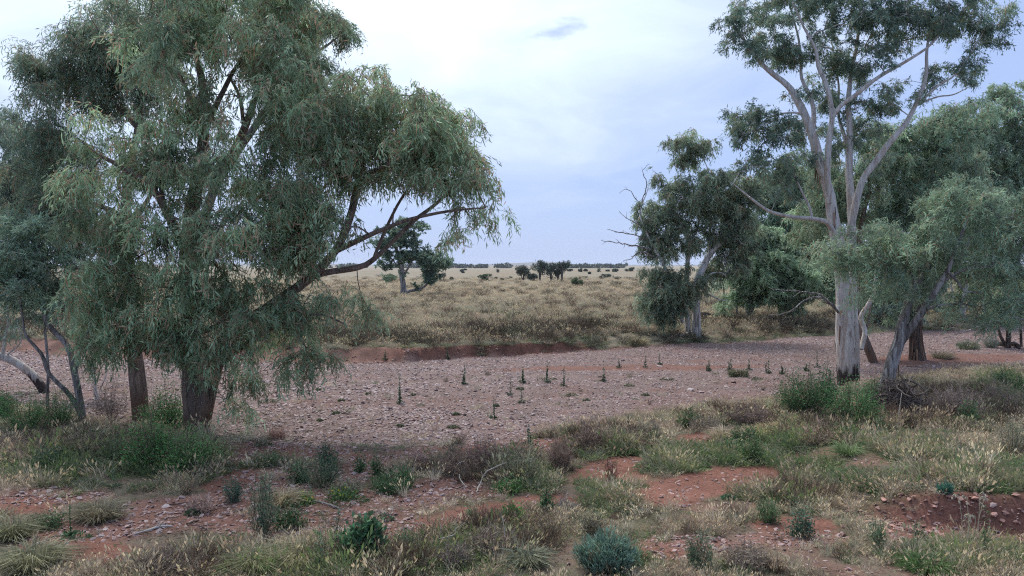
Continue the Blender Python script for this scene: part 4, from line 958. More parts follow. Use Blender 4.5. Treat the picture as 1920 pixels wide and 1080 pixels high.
tree('gum_tree', 'gum tree whose short brown slanting foot shows just right of the tall pale trunk', (1637, 680), [
    [(1637, 678, 0, .24), (1622, 640, 0, .21), (1612, 605, 0, .2), (1606, 550, 0, .17), (1612, 450, 0, .14), (1630, 350, 0, .1), (1640, 260, 0, .05)],
    [(1620, 635, 0, .07), (1628, 605, 0, .06), (1634, 570, 0, .04)]],
    [(1640, 300, 50, 50, 0, 2), (1600, 370, 60, 50, 0, 2), (1640, 250, 40, 30, 0, 1.4, .7), (1560, 360, 50, 40, 0, 1.6), (1540, 300, 40, 30, 0, 1.4), (1530, 420, 50, 40, 0, 1.6)],
    B_WEEP, (.10, .15, .095), (.16, .21, .14), dens=1.4, cr=.6, leaf=(.20, .03), tips=6, strands=4, nleaf=8, slen=.45, seed=24)

tree('gum_tree', 'white-trunked gum tree with bare dead branches on its left', (1298, 630), [
    [(1306, 627, 0, .34), (1305, 580, 0, .27), (1306, 535, 0, .26), (1320, 500, 0, .22), (1332, 475, 0, .19), (1360, 447, 0, .15), (1385, 420, 0, .10), (1400, 370, 0, .06)],
    [(1290, 622, .2, .22), (1289, 590, .2, .23), (1282, 560, .3, .20), (1288, 500, .4, .18), (1292, 455, .4, .15), (1280, 425, .4, .12), (1262, 390, .4, .08), (1250, 340, .4, .05)],
    [(1280, 605, -.2, .16), (1274, 585, -.3, .15), (1262, 545, -.4, .13), (1250, 510, -.5, .12), (1234, 475, -.5, .11), (1215, 440, -.5, .08), (1200, 400, -.5, .05), (1215, 350, -.5, .03)],
    [(1330, 478, 0, .12), (1333, 445, .3, .1), (1345, 400, .3, .07), (1342, 350, .3, .05), (1320, 300, .3, .03), (1290, 260, .3, .02)],
    [(1290, 460, .4, .08), (1310, 420, .6, .07), (1300, 360, .6, .05), (1290, 310, .6, .03)],
    [(1310, 545, 0, .07), (1330, 515, -.3, .06), (1355, 512, -.5, .04), (1362, 520, -.6, .02)],
    [(1306, 545, -.2, .06), (1330, 553, -.5, .06), (1350, 562, -.6, .05), (1368, 566, -.7, .02)]],
    [(1250, 550, 45, 38, -1, 1.6), (1230, 510, 30, 20, -1, 1.2, .8), (1290, 525, 40, 28, -1, 1.4), (1225, 590, 20, 20, -1, .9, .8), (1262, 585, 26, 16, -1, .9, .8), (1215, 410, 26, 40, 0, 1.4), (1250, 400, 24, 50, 0, 1.4), (1240, 460, 34, 30, 0, 1.4), (1290, 440, 36, 30, 0, 1.6),
     (1310, 380, 40, 40, 0, 1.8), (1270, 350, 24, 24, 0, 1.2, .8), (1270, 265, 18, 20, 0, .9), (1310, 270, 30, 22, 0, 1.2), (1290, 300, 36, 14, 0, 1.2, .8), (1350, 340, 50, 30, 0, 2), (1380, 390, 40, 40, 0, 1.8), (1350, 440, 34, 26, 0, 1.6), (1370, 480, 34, 30, .5, 1.6), (1340, 510, 24, 18, .4, 1.2), (1230, 340, 16, 16, 0, .7, .6), (1285, 570, 20, 18, -1.2, .8), (1395, 440, 30, 40, .5, 1.6), (1400, 350, 34, 30, 0, 1.6), (1235, 560, 30, 30, -1, 1.2), (1370, 420, 30, 40, .5, 1.6)],
    B_WHITE, (.085, .118, .082), (.13, .168, .115), dens=1.5, cr=.55, leaf=(.24, .04), tips=6, strands=4, nleaf=7, slen=.55, droop=.9, red=.05, seed=25,
    dead=[[(1234, 480, -.5, .07), (1227, 482, -.6, .06), (1202, 472, -.8, .05), (1184, 484, -1, .03), (1168, 489, -1, .015)],
          [(1226, 470, -.5, .06), (1190, 461, -.8, .05), (1160, 456, -1, .035), (1127, 451, -1.1, .015)],
          [(1215, 450, -.5, .05), (1187, 440, -.7, .04), (1157, 434, -.8, .03), (1138, 431, -.9, .012)],
          [(1212, 425, -.5, .05), (1195, 420, -.6, .04), (1176, 410, -.7, .025), (1160, 397, -.8, .012)],
          [(1206, 395, -.5, .04), (1190, 370, -.5, .03), (1178, 355, -.5, .02), (1160, 362, -.5, .01)],
          [(1204, 380, -.5, .04), (1212, 345, -.4, .03), (1205, 320, -.4, .02), (1218, 308, -.4, .01)],
          [(1245, 350, .4, .03), (1236, 330, .4, .02), (1222, 318, .4, .01)]])

tree('gum_tree', 'bright mid-green bushy gum tree left of the pale trunk with foliage reaching low', (1405, 603), [
    [(1405, 602, 0, .22), (1404, 570, 0, .2), (1412, 530, 0, .16), (1430, 490, 0, .12), (1440, 460, 0, .08)], [(1406, 590, .2, .1), (1425, 560, .5, .09), (1450, 530, .6, .06), (1480, 500, .6, .03)]],
    [(1430, 480, 50, 34, 0, 2), (1400, 520, 34, 30, -.5, 1.6), (1430, 540, 46, 34, -.5, 1.8), (1390, 560, 26, 20, -.8, 1, .8), (1470, 500, 40, 36, 0, 1.8), (1480, 560, 30, 24, -.3, 1.4, .6), (1450, 450, 40, 24, 0, 1.4), (1360, 575, 16, 22, -.5, .9, .4), (1415, 500, 50, 50, -.5, 2.2), (1500, 530, 50, 40, -.3, 2), (1400, 450, 34, 30, 0, 1.6)],
    B_GREY, (.115, .162, .105), (.165, .22, .14), dens=1.6, cr=.6, leaf=(.25, .045), tips=6, strands=4, nleaf=7, slen=.45, droop=.6, hang=.4, red=.0, seed=26)
tree('gum_tree', 'grey-green gum tree with one straight dark trunk between bushy gum and pale trunk', (1476, 592), [
    [(1476, 591, 0, .26), (1475, 560, 0, .22), (1476, 520, 0, .2), (1480, 470, 0, .16), (1495, 420, 0, .1), (1505, 380, 0, .05)]],
    [(1490, 430, 50, 40, 0, 2.2), (1530, 450, 40, 40, 0, 2), (1500, 380, 50, 36, 0, 2), (1540, 500, 36, 34, 0, 1.6), (1540, 400, 40, 40, 0, 2), (1450, 400, 40, 30, 0, 1.6), (1430, 360, 40, 30, 0, 1.6), (1420, 430, 40, 26, 0, 1.6), (1570, 540, 34, 30, 0, 1.4, .8), (1550, 340, 44, 40, 0, 2), (1480, 340, 44, 34, 0, 2), (1520, 500, 46, 40, -.4, 2)],
    B_DARK, (.10, .155, .10), (.15, .21, .14), dens=1.1, cr=.7, leaf=(.27, .045), tips=6, strands=4, nleaf=7, slen=.45, seed=27)
for k, (px, py, top, lab) in enumerate([(1357, 598, 520, 'thin grey sapling trunk standing right of the white-trunked gum, leftmost of the saplings'),
                                        (1380, 600, 540, 'thin pale sapling half hidden by the bright bushy gum tree'), ]):
    tree('sapling', lab, (px, py), [[(px, py, 0, .09), (px + 1, (py + top) / 2, 0, .07), (px - 1, top, 0, .04)]], [(px, top + 14, 15, 14, 0, .7, .6)],
         B_GREY, (.10, .15, .11), dens=1.5, cr=.5, leaf=(.24, .04), nleaf=6, strands=3, seed=28 + k, cat='sapling')

# the thicket of grey-green gums at the back right
tree('gum_tree', 'tall grey-green gum tree filling the right edge behind the leaning tree', (1880, 604), [
    [(1880, 602, 0, .32), (1884, 560, 0, .28), (1890, 480, 0, .24), (1900, 400, 0, .2), (1905, 300, 0, .14), (1895, 220, 0, .08), (1890, 160, 0, .04)], [(1895, 440, 0, .14), (1870, 360, 0, .1), (1850, 280, 0, .06)]],
    [(1895, 175, 34, 26, 0, 1.6), (1850, 220, 46, 36, 0, 2.4), (1915, 240, 40, 50, 0, 2.4), (1820, 260, 40, 36, 0, 2), (1870, 300, 60, 50, 0, 3), (1910, 370, 50, 60, 0, 3), (1850, 370, 50, 50, 0, 2.6), (1960, 300, 60, 90, 0, 3), (1870, 590, 30, 20, 0, 1.5, .5), (1890, 530, 40, 40, 0, 2)],
    B_GREY, (.115, .165, .11), (.165, .225, .15), dens=.85, cr=.8, leaf=(.30, .05), tips=6, strands=4, nleaf=7, slen=.6, seed=31)
tree('gum_tree', 'olive-crowned gum tree between tall pale gum and right-edge gum, stems pale and crooked', (1806, 598), [
    [(1806, 597, 0, .24), (1800, 570, 0, .2), (1812, 540, 0, .18), (1800, 480, 0, .16), (1790, 400, 0, .12), (1785, 320, 0, .08), (1790, 260, 0, .04)], [(1806, 585, 0, .12), (1822, 560, 0, .1), (1838, 555, 0, .09), (1850, 520, 0, .07), (1850, 450, 0, .04)],
    [(1805, 580, 0, .09), (1788, 560, 0, .08), (1780, 520, 0, .06)]],
    [(1790, 290, 50, 44, 0, 2.6), (1750, 340, 50, 50, 0, 2.6), (1810, 370, 50, 50, 0, 2.6), (1830, 320, 36, 30, 0, 2), (1760, 250, 24, 20, 0, 1.4, .7), (1720, 400, 50, 40, 0, 2.4), (1770, 560, 30, 20, 0, 1.4, .5), (1840, 510, 40, 34, 0, 2), (1780, 480, 50, 40, 0, 2.4)],
    B_WHITE, (.115, .155, .09), (.18, .22, .13), dens=.85, cr=.8, leaf=(.30, .05), tips=6, strands=4, nleaf=7, slen=.6, seed=32)
tree('gum_tree', 'pale-stemmed gum tree at right with two straight white trunks under shared foliage', (1848, 596), [
    [(1850, 595, 0, .26), (1848, 570, 0, .23), (1845, 540, 0, .2), (1850, 480, 0, .14), (1860, 420, 0, .08)], [(1856, 594, .3, .12), (1862, 570, .3, .1), (1866, 530, .3, .06)]],
    [(1850, 440, 50, 40, 0, 2.4), (1800, 430, 40, 36, 0, 2), (1890, 480, 36, 40, 0, 2), (1830, 540, 30, 20, 0, 1.4, .7)],
    B_WHITE, (.11, .155, .105), (.15, .21, .145), dens=.9, cr=.8, leaf=(.30, .05), tips=6, strands=4, nleaf=7, slen=.6, seed=33)
tree('gum_tree', 'grey scrubby gum tree with low blue-green skirt behind the two trunks at right of centre', (1680, 612), [
    [(1682, 611, 0, .16), (1676, 585, 0, .14), (1670, 560, 0, .12), (1660, 520, 0, .08)], [(1682, 608, 0, .12), (1696, 580, 0, .1), (1700, 540, 0, .06)], [(1680, 606, 0, .08), (1655, 580, 0, .07), (1640, 560, 0, .04)]],
    [(1670, 560, 44, 30, 0, 2.2), (1640, 575, 24, 26, 0, 1.4, .8), (1700, 590, 20, 14, 0, 1, .5), (1660, 510, 50, 36, 0, 2.4), (1740, 540, 40, 34, 0, 2), (1655, 598, 24, 12, 0, 1, .6)],
    B_GREY, (.105, .15, .125), (.15, .20, .165), dens=1.0, cr=.7, leaf=(.28, .045), tips=6, strands=4, nleaf=7, slen=.45, seed=34)
tree('gum_tree', 'small thin-trunked gum tree at right edge rising from a heap of dark roots', (1890, 652), [
    [(1890, 650, 0, .17), (1889, 610, 0, .14), (1884, 570, 0, .12), (1880, 520, 0, .09), (1885, 470, 0, .05)], [(1915, 634, .5, .09), (1913, 590, .5, .08), (1910, 550, .5, .06), (1915, 500, .5, .03)],
    [(1888, 654, -.1, .14), (1900, 644, -.2, .12), (1912, 652, -.3, .08)], [(1886, 652, 0, .12), (1876, 630, -.1, .1), (1872, 612, -.2, .05)]],
    [(1880, 560, 34, 26, 0, 1.4), (1890, 590, 30, 16, 0, 1.2, .8), (1915, 530, 30, 40, 0, 1.4), (1850, 590, 14, 8, 0, .6, .5), (1860, 540, 24, 20, 0, 1)],
    B_DARK, (.08, .125, .085), (.12, .17, .11), dens=1.6, cr=.5, leaf=(.20, .03), nleaf=7, slen=.4, seed=35,
    dead=[[(1930, 604, -1, .08), (1905, 596, -1.2, .07), (1885, 597, -1.4, .06), (1850, 606, -1.7, .05), (1820, 618, -2, .04), (1800, 625, -2.2, .025), (1768, 634, -2.4, .012)],
          [(1808, 622, -2.1, .03), (1796, 615, -2.2, .02), (1778, 614, -2.3, .01)]])

# the tree out on the plain
tree('acacia_tree', 'dark spreading tree standing alone on the plain with its trunk fork low and pale', (757, 553), [
    [(757, 552, 0, .55), (756, 530, 0, .42), (752, 500, 0, .34), (742, 460, 0, .26), (735, 420, 0, .18), (740, 390, 0, .1)],
    [(762, 549, 0, .28), (785, 543, 0, .24), (803, 527, 0, .2), (812, 505, 0, .14), (825, 490, 0, .08)],
    [(756, 520, 0, .2), (772, 490, 0, .16), (780, 460, 0, .12), (778, 430, 0, .06)], [(752, 505, 0, .16), (735, 485, 0, .12), (722, 470, 0, .06)]],
    [(800, 490, 40, 18, 0, 3), (830, 487, 22, 16, 0, 2), (770, 470, 34, 18, 0, 3), (745, 445, 30, 22, 0, 2.6), (735, 490, 26, 16, 0, 2, .8), (765, 425, 34, 14, 0, 2), (800, 515, 24, 14, 0, 2, .9), (775, 535, 20, 7, 0, 1.4, .5), (740, 515, 14, 10, 0, 1.2, .6), (720, 455, 20, 24, 0, 2, .7)],
    B_GREY, (.055, .085, .06), (.09, .125, .085), dens=.42, cr=1.0, leaf=(.42, .10), tips=7, strands=4, nleaf=6, slen=.5, droop=.2, hang=.1, red=0, seed=41, cat='tree', lift=.15)

# shrubs and small trees of the plain
def plain_bush(name, label, px, py, w, h, col, seed, trunk=False, group=None, cat='shrub', twig=False):
    b = G(px, py); sc = b[1] / FPX; W, Hh = w * sc / 2, h * sc; r = np.random.default_rng(seed)
    if w < 12: W *= .8; Hh *= .8
    root = thing(name, label, cat, b, group)
    g = Geo(); ns = 5 if not twig else 9; tips_ = []
    for k in range(ns):
        a = r.uniform(0, 6.28); q = np.array([math.cos(a) * W * r.uniform(.1, .8), math.sin(a) * W * r.uniform(.1, .6), Hh * r.uniform(.6, .95)])
        c_ = catmull(np.array([[q[0] * .05, q[1] * .05, -.1], [q[0] * .3, q[1] * .3, q[2] * .45], q]), max(.3, Hh / 6))
        tube(g, c_, np.linspace(.028 * Hh + .02, .012 * Hh, len(c_)), 5, (.13, .105, .09))
        for t_ in range(4 if twig else 2):
            q2 = q + r.normal(0, .10, 3) * Hh; sticks(g, [c_[len(c_) // 2 + t_ % 2]], [q2], .010 * Hh, .006 * Hh, 4, (.15, .12, .10))
    link('stems', g.mesh('stems', M_STICK), root)
    lo = .28 if trunk else 0.0
    nb = 9; cs = np.c_[r.normal(0, .42, nb) * W, r.normal(0, .38, nb) * W, Hh * r.uniform(lo + .18, .84, nb)]
    m = int(np.clip(60 * (w * h) ** .5, 500, 4200) * (.22 if twig else 1))
    ii = r.integers(0, nb, m); v = nrm(r.normal(size=(m, 3))) * r.random((m, 1)) ** .4
    pos = cs[ii] + v * np.array([W * .42, W * .42, Hh * .2])
    pos[:, 2] = np.clip(pos[:, 2], Hh * lo * .6 + .02, None)
    gl = Geo(); lc = np.asarray(col) * r.uniform(.6, 1.4, (m, 1)) * (r.uniform(.75, 1.25, nb)[ii])[:, None]
    ls = max(.07, 2.6 * sc)
    leaves(gl, pos, r.normal(size=(m, 3)) + [0, 0, .4], ls, ls * .5, lc)
    link('foliage', gl.mesh('foliage', M_LEAF), root)

DOTL = ['little dark shrub just right of the far grove', 'small dark shrub in front of the far grove at its right', 'small shrub behind the dark low shrub far right on the plain', 'long flat shrub line below the far grove at right', 'dark dot shrub right of the round green shrub',
        'dark dot shrub nearest the left foot of the grove', 'small dark shrub halfway between round green shrub and grove', 'tiny dark shrub far behind, left of the round green shrub', 'smallest dark shrub left of the round green shrub, near the dark one', 'tiny tree-like shrub on the horizon near the lone slim tree']
DK = (.075, .10, .075); OL = (.09, .125, .06); BG = (.10, .15, .065); GB = (.17, .16, .12)
plain_bush('small_tree', 'leftmost small tree of the grove on the plain, paler and open', 981, 528, 34, 30, (.085, .10, .075), 1, True, cat='tree')
plain_bush('small_tree', 'tallest dark tree of the grove on the plain, second from its left', 1012, 527, 36, 39, DK, 2, True, cat='tree')
plain_bush('small_tree', 'dark tree in the middle of the grove on the plain', 1033, 527, 30, 33, DK, 3, True, cat='tree')
plain_bush('small_tree', 'slim dark tree right of the middle of the grove on the plain', 1046, 527, 16, 24, DK, 4, True, cat='tree')
plain_bush('small_tree', 'rightmost tree of the grove on the plain, tall with stems showing', 1054, 527, 22, 38, DK, 5, True, cat='tree')
plain_bush('shrub', 'low dark shrub at the foot of the grove on the plain, left side', 1000, 528, 22, 15, DK, 6)
plain_bush('shrub', 'round green shrub on the plain between the lone tree and the grove', 907, 527, 26, 13, OL, 7)
plain_bush('shrub', 'small bright green bush on the plain just right of the grove', 1080, 537, 20, 17, BG, 8)
plain_bush('shrub', 'yellow-green bush half hidden behind the lone tree on the plain', 735, 530, 24, 17, BG, 9)
plain_bush('shrub', 'dark low shrub on the plain left of the white-trunked gum', 1139, 521, 18, 8, DK, 10)
plain_bush('shrub', 'grey twiggy shrub on the plain nearest the white-trunked gum', 1158, 526, 18, 9, GB, 11, twig=True)
plain_bush('shrub', 'low dark shrub in the distance beyond the round green shrub', 865, 510, 9, 5, DK, 12)
plain_bush('shrub', 'tiny dark shrub left of the round green shrub', 846, 525, 11, 6, DK, 13)
far_l = ['small far shrub with an open top, first right of the grove', 'small far shrub beside the open-topped one right of the grove', 'forked little far tree on the pale grass right of the grove', 'far pair-like shrub low on pale grass right of the forked little tree', 'flat far shrub close to the dead branches of the white-trunked gum']
for k, (px, py, w, h) in enumerate([(1088, 510, 10, 8), (1098, 509, 8, 5), (1122, 510, 10, 8), (1155, 510, 14, 6), (1182, 509, 14, 8)]):
    plain_bush('shrub', far_l[k], px, py, w, h, (.10, .125, .075), 20 + k, twig=(k == 2))
for k, (px, py, w, h) in enumerate([(1068, 509, 10, 5), (1106, 514, 8, 4), (1139, 509, 8, 3), (1095, 522, 14, 3), (930, 523, 5, 3), (958, 522, 6, 3), (941, 526, 6, 4), (872, 507, 6, 3), (868, 512, 5, 3), (1170, 500, 6, 4)]):
    plain_bush('shrub', DOTL[k], px, py, w, h, DK, 30 + k, group='tiny far shrubs on the plain')
plain_bush('dead_shrub', 'leafless little grey tree on the plain left of the round green shrub', 832, 524, 12, 14, GB, 41, twig=True, cat='dead tree')
plain_bush('dead_shrub', 'pale leafless shrub far out on the plain above the round green shrub', 934, 512, 8, 9, GB, 42, twig=True, cat='dead tree')
plain_bush('dead_shrub', 'leafless little shrub on the plain close behind the small dark low shrub', 1127, 523, 8, 9, GB, 43, twig=True, cat='dead tree')
plain_bush('small_tree', 'lone slim tree on the horizon left of the white-trunked gum', 1175, 500, 5, 9, DK, 44, True, cat='tree')
for k, (px, py, w, h, lab) in enumerate([(60, 612, 60, 30, 'dark scrub on the far bank behind the multi-stemmed gum at far left'), (215, 610, 50, 22, 'low grey scrub on the far bank behind the brown trunk'), (1500, 600, 20, 10, 'low grey shrub in the grass behind the pale trunk')]):
    plain_bush('shrub', lab, px, py, w, h, (.11, .115, .08), 50 + k, twig=(k == 1))

# the far-off line of woodland
def woodland():
    r = np.random.default_rng(5); g = Geo()
    for k in range(720):
        px = r.uniform(-900, 2800) if k % 3 == 0 else r.uniform(640, 1170); Y = r.uniform(1150, 1350)
        if 560 < px < 2800 and px > 1168: continue
        if fbm(np.array(px / 45.), np.array(1.), 3, 2) < .22: continue
        x = (px - 960) / FPX * Y; hh = r.uniform(3.5, 7.5) * (.7 + .6 * float(fbm(np.array(px / 30.), np.array(4.), 8, 2))); w = hh * r.uniform(.8, 1.6)
        m = 34; v = nrm(r.normal(size=(m, 3))) * r.random((m, 1)) ** .33
        pos = np.array([x, Y, hh * .55]) + v * np.array([w * .7, w * .6, hh * .45])
        leaves(g, pos, r.normal(size=(m, 3)), 2.6, 1.8, np.array([.060, .078, .066]) * r.uniform(.7, 1.3, (m, 1)))
        sticks(g, [[x, Y, -.5]], [[x, Y, hh * .5]], .3, .2, 4, (.08, .07, .06))
    link('distant_woodland', g.mesh('distant_woodland', M_LEAF), kind='stuff')
woodland()

# ------------------------------------------------------------------ bushes and weeds of the bank and the bed
def bush(name, label, px, py, w, h, kind='leafy', col=(.06, .12, .045), cat='shrub', seed=0, group=None, n=None, lean=0.0, accent=None):
    """w, h in pixels of the photograph"""
    b = G(px, py); sc = b[1] / FPX; W, Hh = w * sc / 2, h * sc; r = np.random.default_rng(seed + int(px * 7 + py))
    root = thing(name, label, cat, b, group); gs = Geo(); gl = Geo(); col = np.asarray(col, float)
    if kind == 'dead': col = col * 1.2
    stemc = np.array([.12, .10, .07]) if kind != 'dead' else col * 1.2
    if kind in ('leafy', 'broad', 'feather', 'dead', 'spiky'):
        ns = n or int(np.clip(26 + W * Hh * 90, 18, 150))
        if kind == 'feather': ns = max(5, ns // 2)
        a = r.uniform(0, 6.28, ns); rr = np.sqrt(r.random(ns)); q = np.c_[np.cos(a) * rr * W, np.sin(a) * rr * W * .8, np.zeros(ns)]
        top = Hh * (1 - .55 * rr ** 2) * (r.uniform(.6, 1.1, ns) if kind in ('broad', 'spiky') else r.uniform(.35, 1.15, ns) * (.8 + .45 * np.sin(a * 3 + seed + px) ** 2))
        if kind == 'feather': top = Hh * r.uniform(.4, 1.2, ns) * (1 - .3 * rr)
        B = q + np.c_[np.full(ns, lean * Hh), np.zeros(ns), top]; A = q * .25 - [0, 0, .03]
        Mi = (A + B) / 2 + np.c_[q[:, :2] * .12, np.zeros(ns)] + r.normal(0, .04, (ns, 3)) * Hh
        sr = .006 if kind != 'dead' else .005
        sticks(gs, A, Mi, sr, sr * .8, 3, stemc); sticks(gs, Mi, B, sr * .8, sr * .4, 3, stemc)
        k = {'leafy': 34, 'broad': 22, 'feather': 60, 'dead': 16, 'spiky': 26}[kind]
        t = r.random((ns, k)) ** .7; t = np.maximum(t, .12)
        pos = np.where((t < .5)[..., None], A[:, None] + (Mi - A)[:, None] * (t * 2)[..., None], Mi[:, None] + (B - Mi)[:, None] * ((t - .5) * 2)[..., None])
        spread = {'leafy': .07, 'broad': .08, 'feather': .05, 'dead': .06, 'spiky': .03}[kind] * (.6 + min(W, .8))
        if kind == 'dead':
            pf = pos.reshape(-1, 3); dd = nrm(r.normal(size=pf.shape) + [0, 0, .5]); L = r.uniform(.06, .2, len(pf))[:, None] * (.5 + Hh)
            leaves(gs, pf, dd, L[:, 0], .009, col * 1.3 * r.uniform(.6, 1.4, (len(pf), 1)))
            pf = pf[::2]; leaves(gl, pf + r.normal(0, .04, pf.shape), r.normal(size=pf.shape), .035, .014, col * 1.6 * r.uniform(.6, 1.4, (len(pf), 1)))
        else:
            d = nrm(np.c_[np.cos(a), np.sin(a), np.full(ns, .6)])[:, None] + r.normal(0, .7, (ns, k, 3))
            pos = pos + r.normal(0, spread, pos.shape)
            LW = {'leafy': (.055, .024), 'broad': (.11, .075), 'feather': (.06, .012), 'spiky': (.10, .016)}[kind]
            m = ns * k; cc = col * r.uniform(.65, 1.5, (m, 1)) * np.repeat(r.uniform(.7, 1.35, ns), k)[:, None]; dd_ = np.repeat(r.random(ns) < .13, k); cc[dd_] = np.array([.26, .20, .13]) * r.uniform(.6, 1.3, (dd_.sum(), 1)); cc *= 1.25
            pos = pos.reshape(-1, 3); pos[:, 2] = np.maximum(pos[:, 2], .01)
            lf = max(1, b[1] / 20)
            leaves(gl, pos, d.reshape(-1, 3) + ([0, 0, 1.2] if kind == 'spiky' else [0, 0, .1]), LW[0] * r.uniform(.6, 1.3, m) * lf, LW[1] * lf, cc)
            if accent is not None:
                m = 12; ii = r.integers(0, ns, m)
                ga = Geo(); leaves(ga, np.repeat(B[ii] + [0, 0, .02], 4, 0), r.normal(size=(m * 4, 3)) + [0, 0, .6], .03, .024, np.tile(np.asarray(accent, float), (m * 4, 1)))
                link('flowers', ga.mesh('flowers', M_WEED), root, 'stuff')
    elif kind == 'stalk':        # one upright leafy stalk on a rosette (thistle-like)
        ns = n or 1
        for k in range(ns):
            o = np.array([r.normal(0, W * .3), r.normal(0, W * .3), 0]) if k else np.zeros(3); hh = Hh * (1 if k == 0 else r.uniform(.4, .8))
            c_ = catmull(np.array([o - [0, 0, .03], o + [r.normal(0, .02), 0, hh * .5], o + [r.normal(0, .04) + lean * hh, r.normal(0, .03), hh]]), .12)
            tube(gs, c_, np.linspace(.009, .004, len(c_)), 4, col * .9)
            m = int(22 + hh * 42); t = r.random(m); p = o + np.c_[np.zeros(m), np.zeros(m), t * hh]; a = r.uniform(0, 6.28, m)
            L = (.06 + .03 * (b[1] / 25)) * (1.25 - t) * r.uniform(.5, 1.3, m) * min(1.3, W * 3 + .4)
            leaves(gl, p, np.c_[np.cos(a), np.sin(a), r.uniform(.2, 1.1, m)], L, .025 + .0008 * b[1], col * r.uniform(.7, 1.3, (m, 1)))
        m = 24; a = r.uniform(0, 6.28, m); rr = W * 1.1 * np.sqrt(r.random(m))
        leaves(gl, np.c_[np.cos(a) * rr * .5, np.sin(a) * rr * .5, r.uniform(.01, .06, m)], np.c_[np.cos(a), np.sin(a), r.uniform(.0, .7, m)], .14, .045, col * .85 * r.uniform(.6, 1.3, (m, 1)))
    elif kind == 'oat':
        for k in range(n or 6):
            o = np.array([r.normal(0, W * .5), r.normal(0, W * .3), -.02]); hh = Hh * r.uniform(.6, 1.0); t_ = o + [r.normal(0, .08), r.normal(0, .05), hh]
            c_ = catmull(np.array([o, (o + t_) / 2 + r.normal(0, .03, 3), t_, t_ + [r.choice([-1, 1]) * .10, 0, -.02]]), .1)
            tube(gs, c_, np.full(len(c_), .0045), 3, (.42, .38, .27))
            m = 16; i = r.integers(int(len(c_) * .68), len(c_), m)
            leaves(gl, c_[i], np.c_[r.normal(0, .6, m), r.normal(0, .5, m), np.full(m, -.8)], .06, .02, np.array([.48, .43, .34]) * r.uniform(.7, 1.2, (m, 1)))
    elif kind == 'mat':          # low rosette or mat
        m = n or int(np.clip(W * W * 1800, 120, 900)); a = r.uniform(0, 6.28, m); rr = W * np.sqrt(r.random(m))
        pos = np.c_[np.cos(a) * rr, np.sin(a) * rr * .8, r.random(m) * Hh * (1.1 - rr / W)]
        leaves(gl, pos, np.c_[np.cos(a), np.sin(a), r.uniform(0, 1.2, m)] + r.normal(0, .4, (m, 3)), .06, .026, col * r.uniform(.6, 1.4, (m, 1)))
        sticks(gs, np.zeros((14, 3)), pos[:14], .004, .003, 3, stemc)
    elif kind == 'tussock':
        nb = n or 420; a = r.uniform(0, 6.28, nb); rr = W * .6 * np.sqrt(r.random(nb)); bs_ = np.c_[np.cos(a) * rr, np.sin(a) * rr, np.zeros(nb)]
        d = nrm(np.c_[np.cos(a) * .6, np.sin(a) * .6, np.ones(nb)] + r.normal(0, .45, (nb, 3)) + [r.normal(0, .25), 0, 0])
        L = Hh * r.uniform(.35, 1.35, nb)[:, None]; m1 = bs_ + d * L * .6; t1 = m1 + nrm(d + np.c_[np.cos(a), np.sin(a), np.full(nb, -.8)]) * L * .6
        s_ = nrm(np.cross(d, r.normal(size=(nb, 3)))) * .008
        V = np.stack([bs_ - s_, bs_ + s_, m1 + s_ * .8, m1 - s_ * .8, t1], 1).reshape(-1, 3); k = np.arange(nb)[:, None] * 5
        gl.add(V, np.hstack([k, k + 1, k + 2, k + 3]), np.hstack([k + 3, k + 2, k + 4]), np.repeat(col * r.uniform(.6, 1.4, (nb, 1)), 5, 0))
    if gs.n: link('stems', gs.mesh('stems', M_STICK), root)
    if gl.n: link('foliage', gl.mesh('foliage', M_LEAFD if kind == 'dead' else M_WEED), root)
    return root

DG = (.045, .105, .04); MG = (.075, .15, .05); BGR = (.085, .185, .05); GG = (.105, .165, .105); TL = (.10, .20, .155); BR = (.20, .14, .105); OLG = (.12, .145, .07); ST = (.42, .35, .22)
bush('shrub', 'rounded blue-green bush at bottom centre, fine upright leaves', 1135, 1068, 122, 72, 'spiky', (.14, .22, .165), n=230)
bush('shrub', 'rounded dark broad-leaved plant at bottom left of centre', 682, 1058, 66, 84, 'broad', (.055, .12, .06), n=90)
bush('shrub', 'low rounded dark green bush at the right end of the mid-bank clump', 735, 926, 74, 40, 'leafy', DG)
bush('shrub', 'small dark green bush tucked behind the low rounded one', 758, 915, 36, 40, 'leafy', DG)
bush('shrub', 'upright fan-shaped dark weed standing above the mid-bank clump', 710, 893, 24, 50, 'leafy', DG, n=14)
bush('shrub', 'second upright dark weed left of the fan-shaped one', 676, 885, 22, 38, 'leafy', DG, n=12)
bush('shrub', 'dark green bush at left end of the mid-bank clump', 560, 905, 40, 36, 'leafy', (.06, .12, .055))
bush('shrub', 'large grey-green weedy bush in the middle of the mid-bank clump', 605, 912, 90, 56, 'feather', (.075, .12, .07), n=80)
bush('weed', 'dark leafy plant with tall spike at the top of the mid-bank clump', 613, 880, 40, 54, 'leafy', (.05, .10, .06), cat='weed')
bush('weed', 'low green herb with yellow flowers below the mid-bank clump', 655, 942, 74, 18, 'mat', (.085, .14, .06), cat='weed')
bush('weed', 'yellow-flowered green weed left of the curved grey stick', 568, 944, 44, 18, 'leafy', BGR, cat='weed', n=20, accent=(.75, .65, .05))
bush('weed', 'yellow-flowered herb to the right under the mid-bank clump', 640, 935, 60, 18, 'leafy', MG, cat='weed', n=24, accent=(.75, .65, .05))
bush('shrub', 'grey-green low brush at the right of the mid-bank clump', 655, 925, 60, 34, 'dead', (.19, .17, .12), n=50)
bush('weed', 'tall feathery blue-green weed left of bottom centre', 492, 1004, 62, 125, 'feather', (.08, .135, .085), cat='weed', n=70)
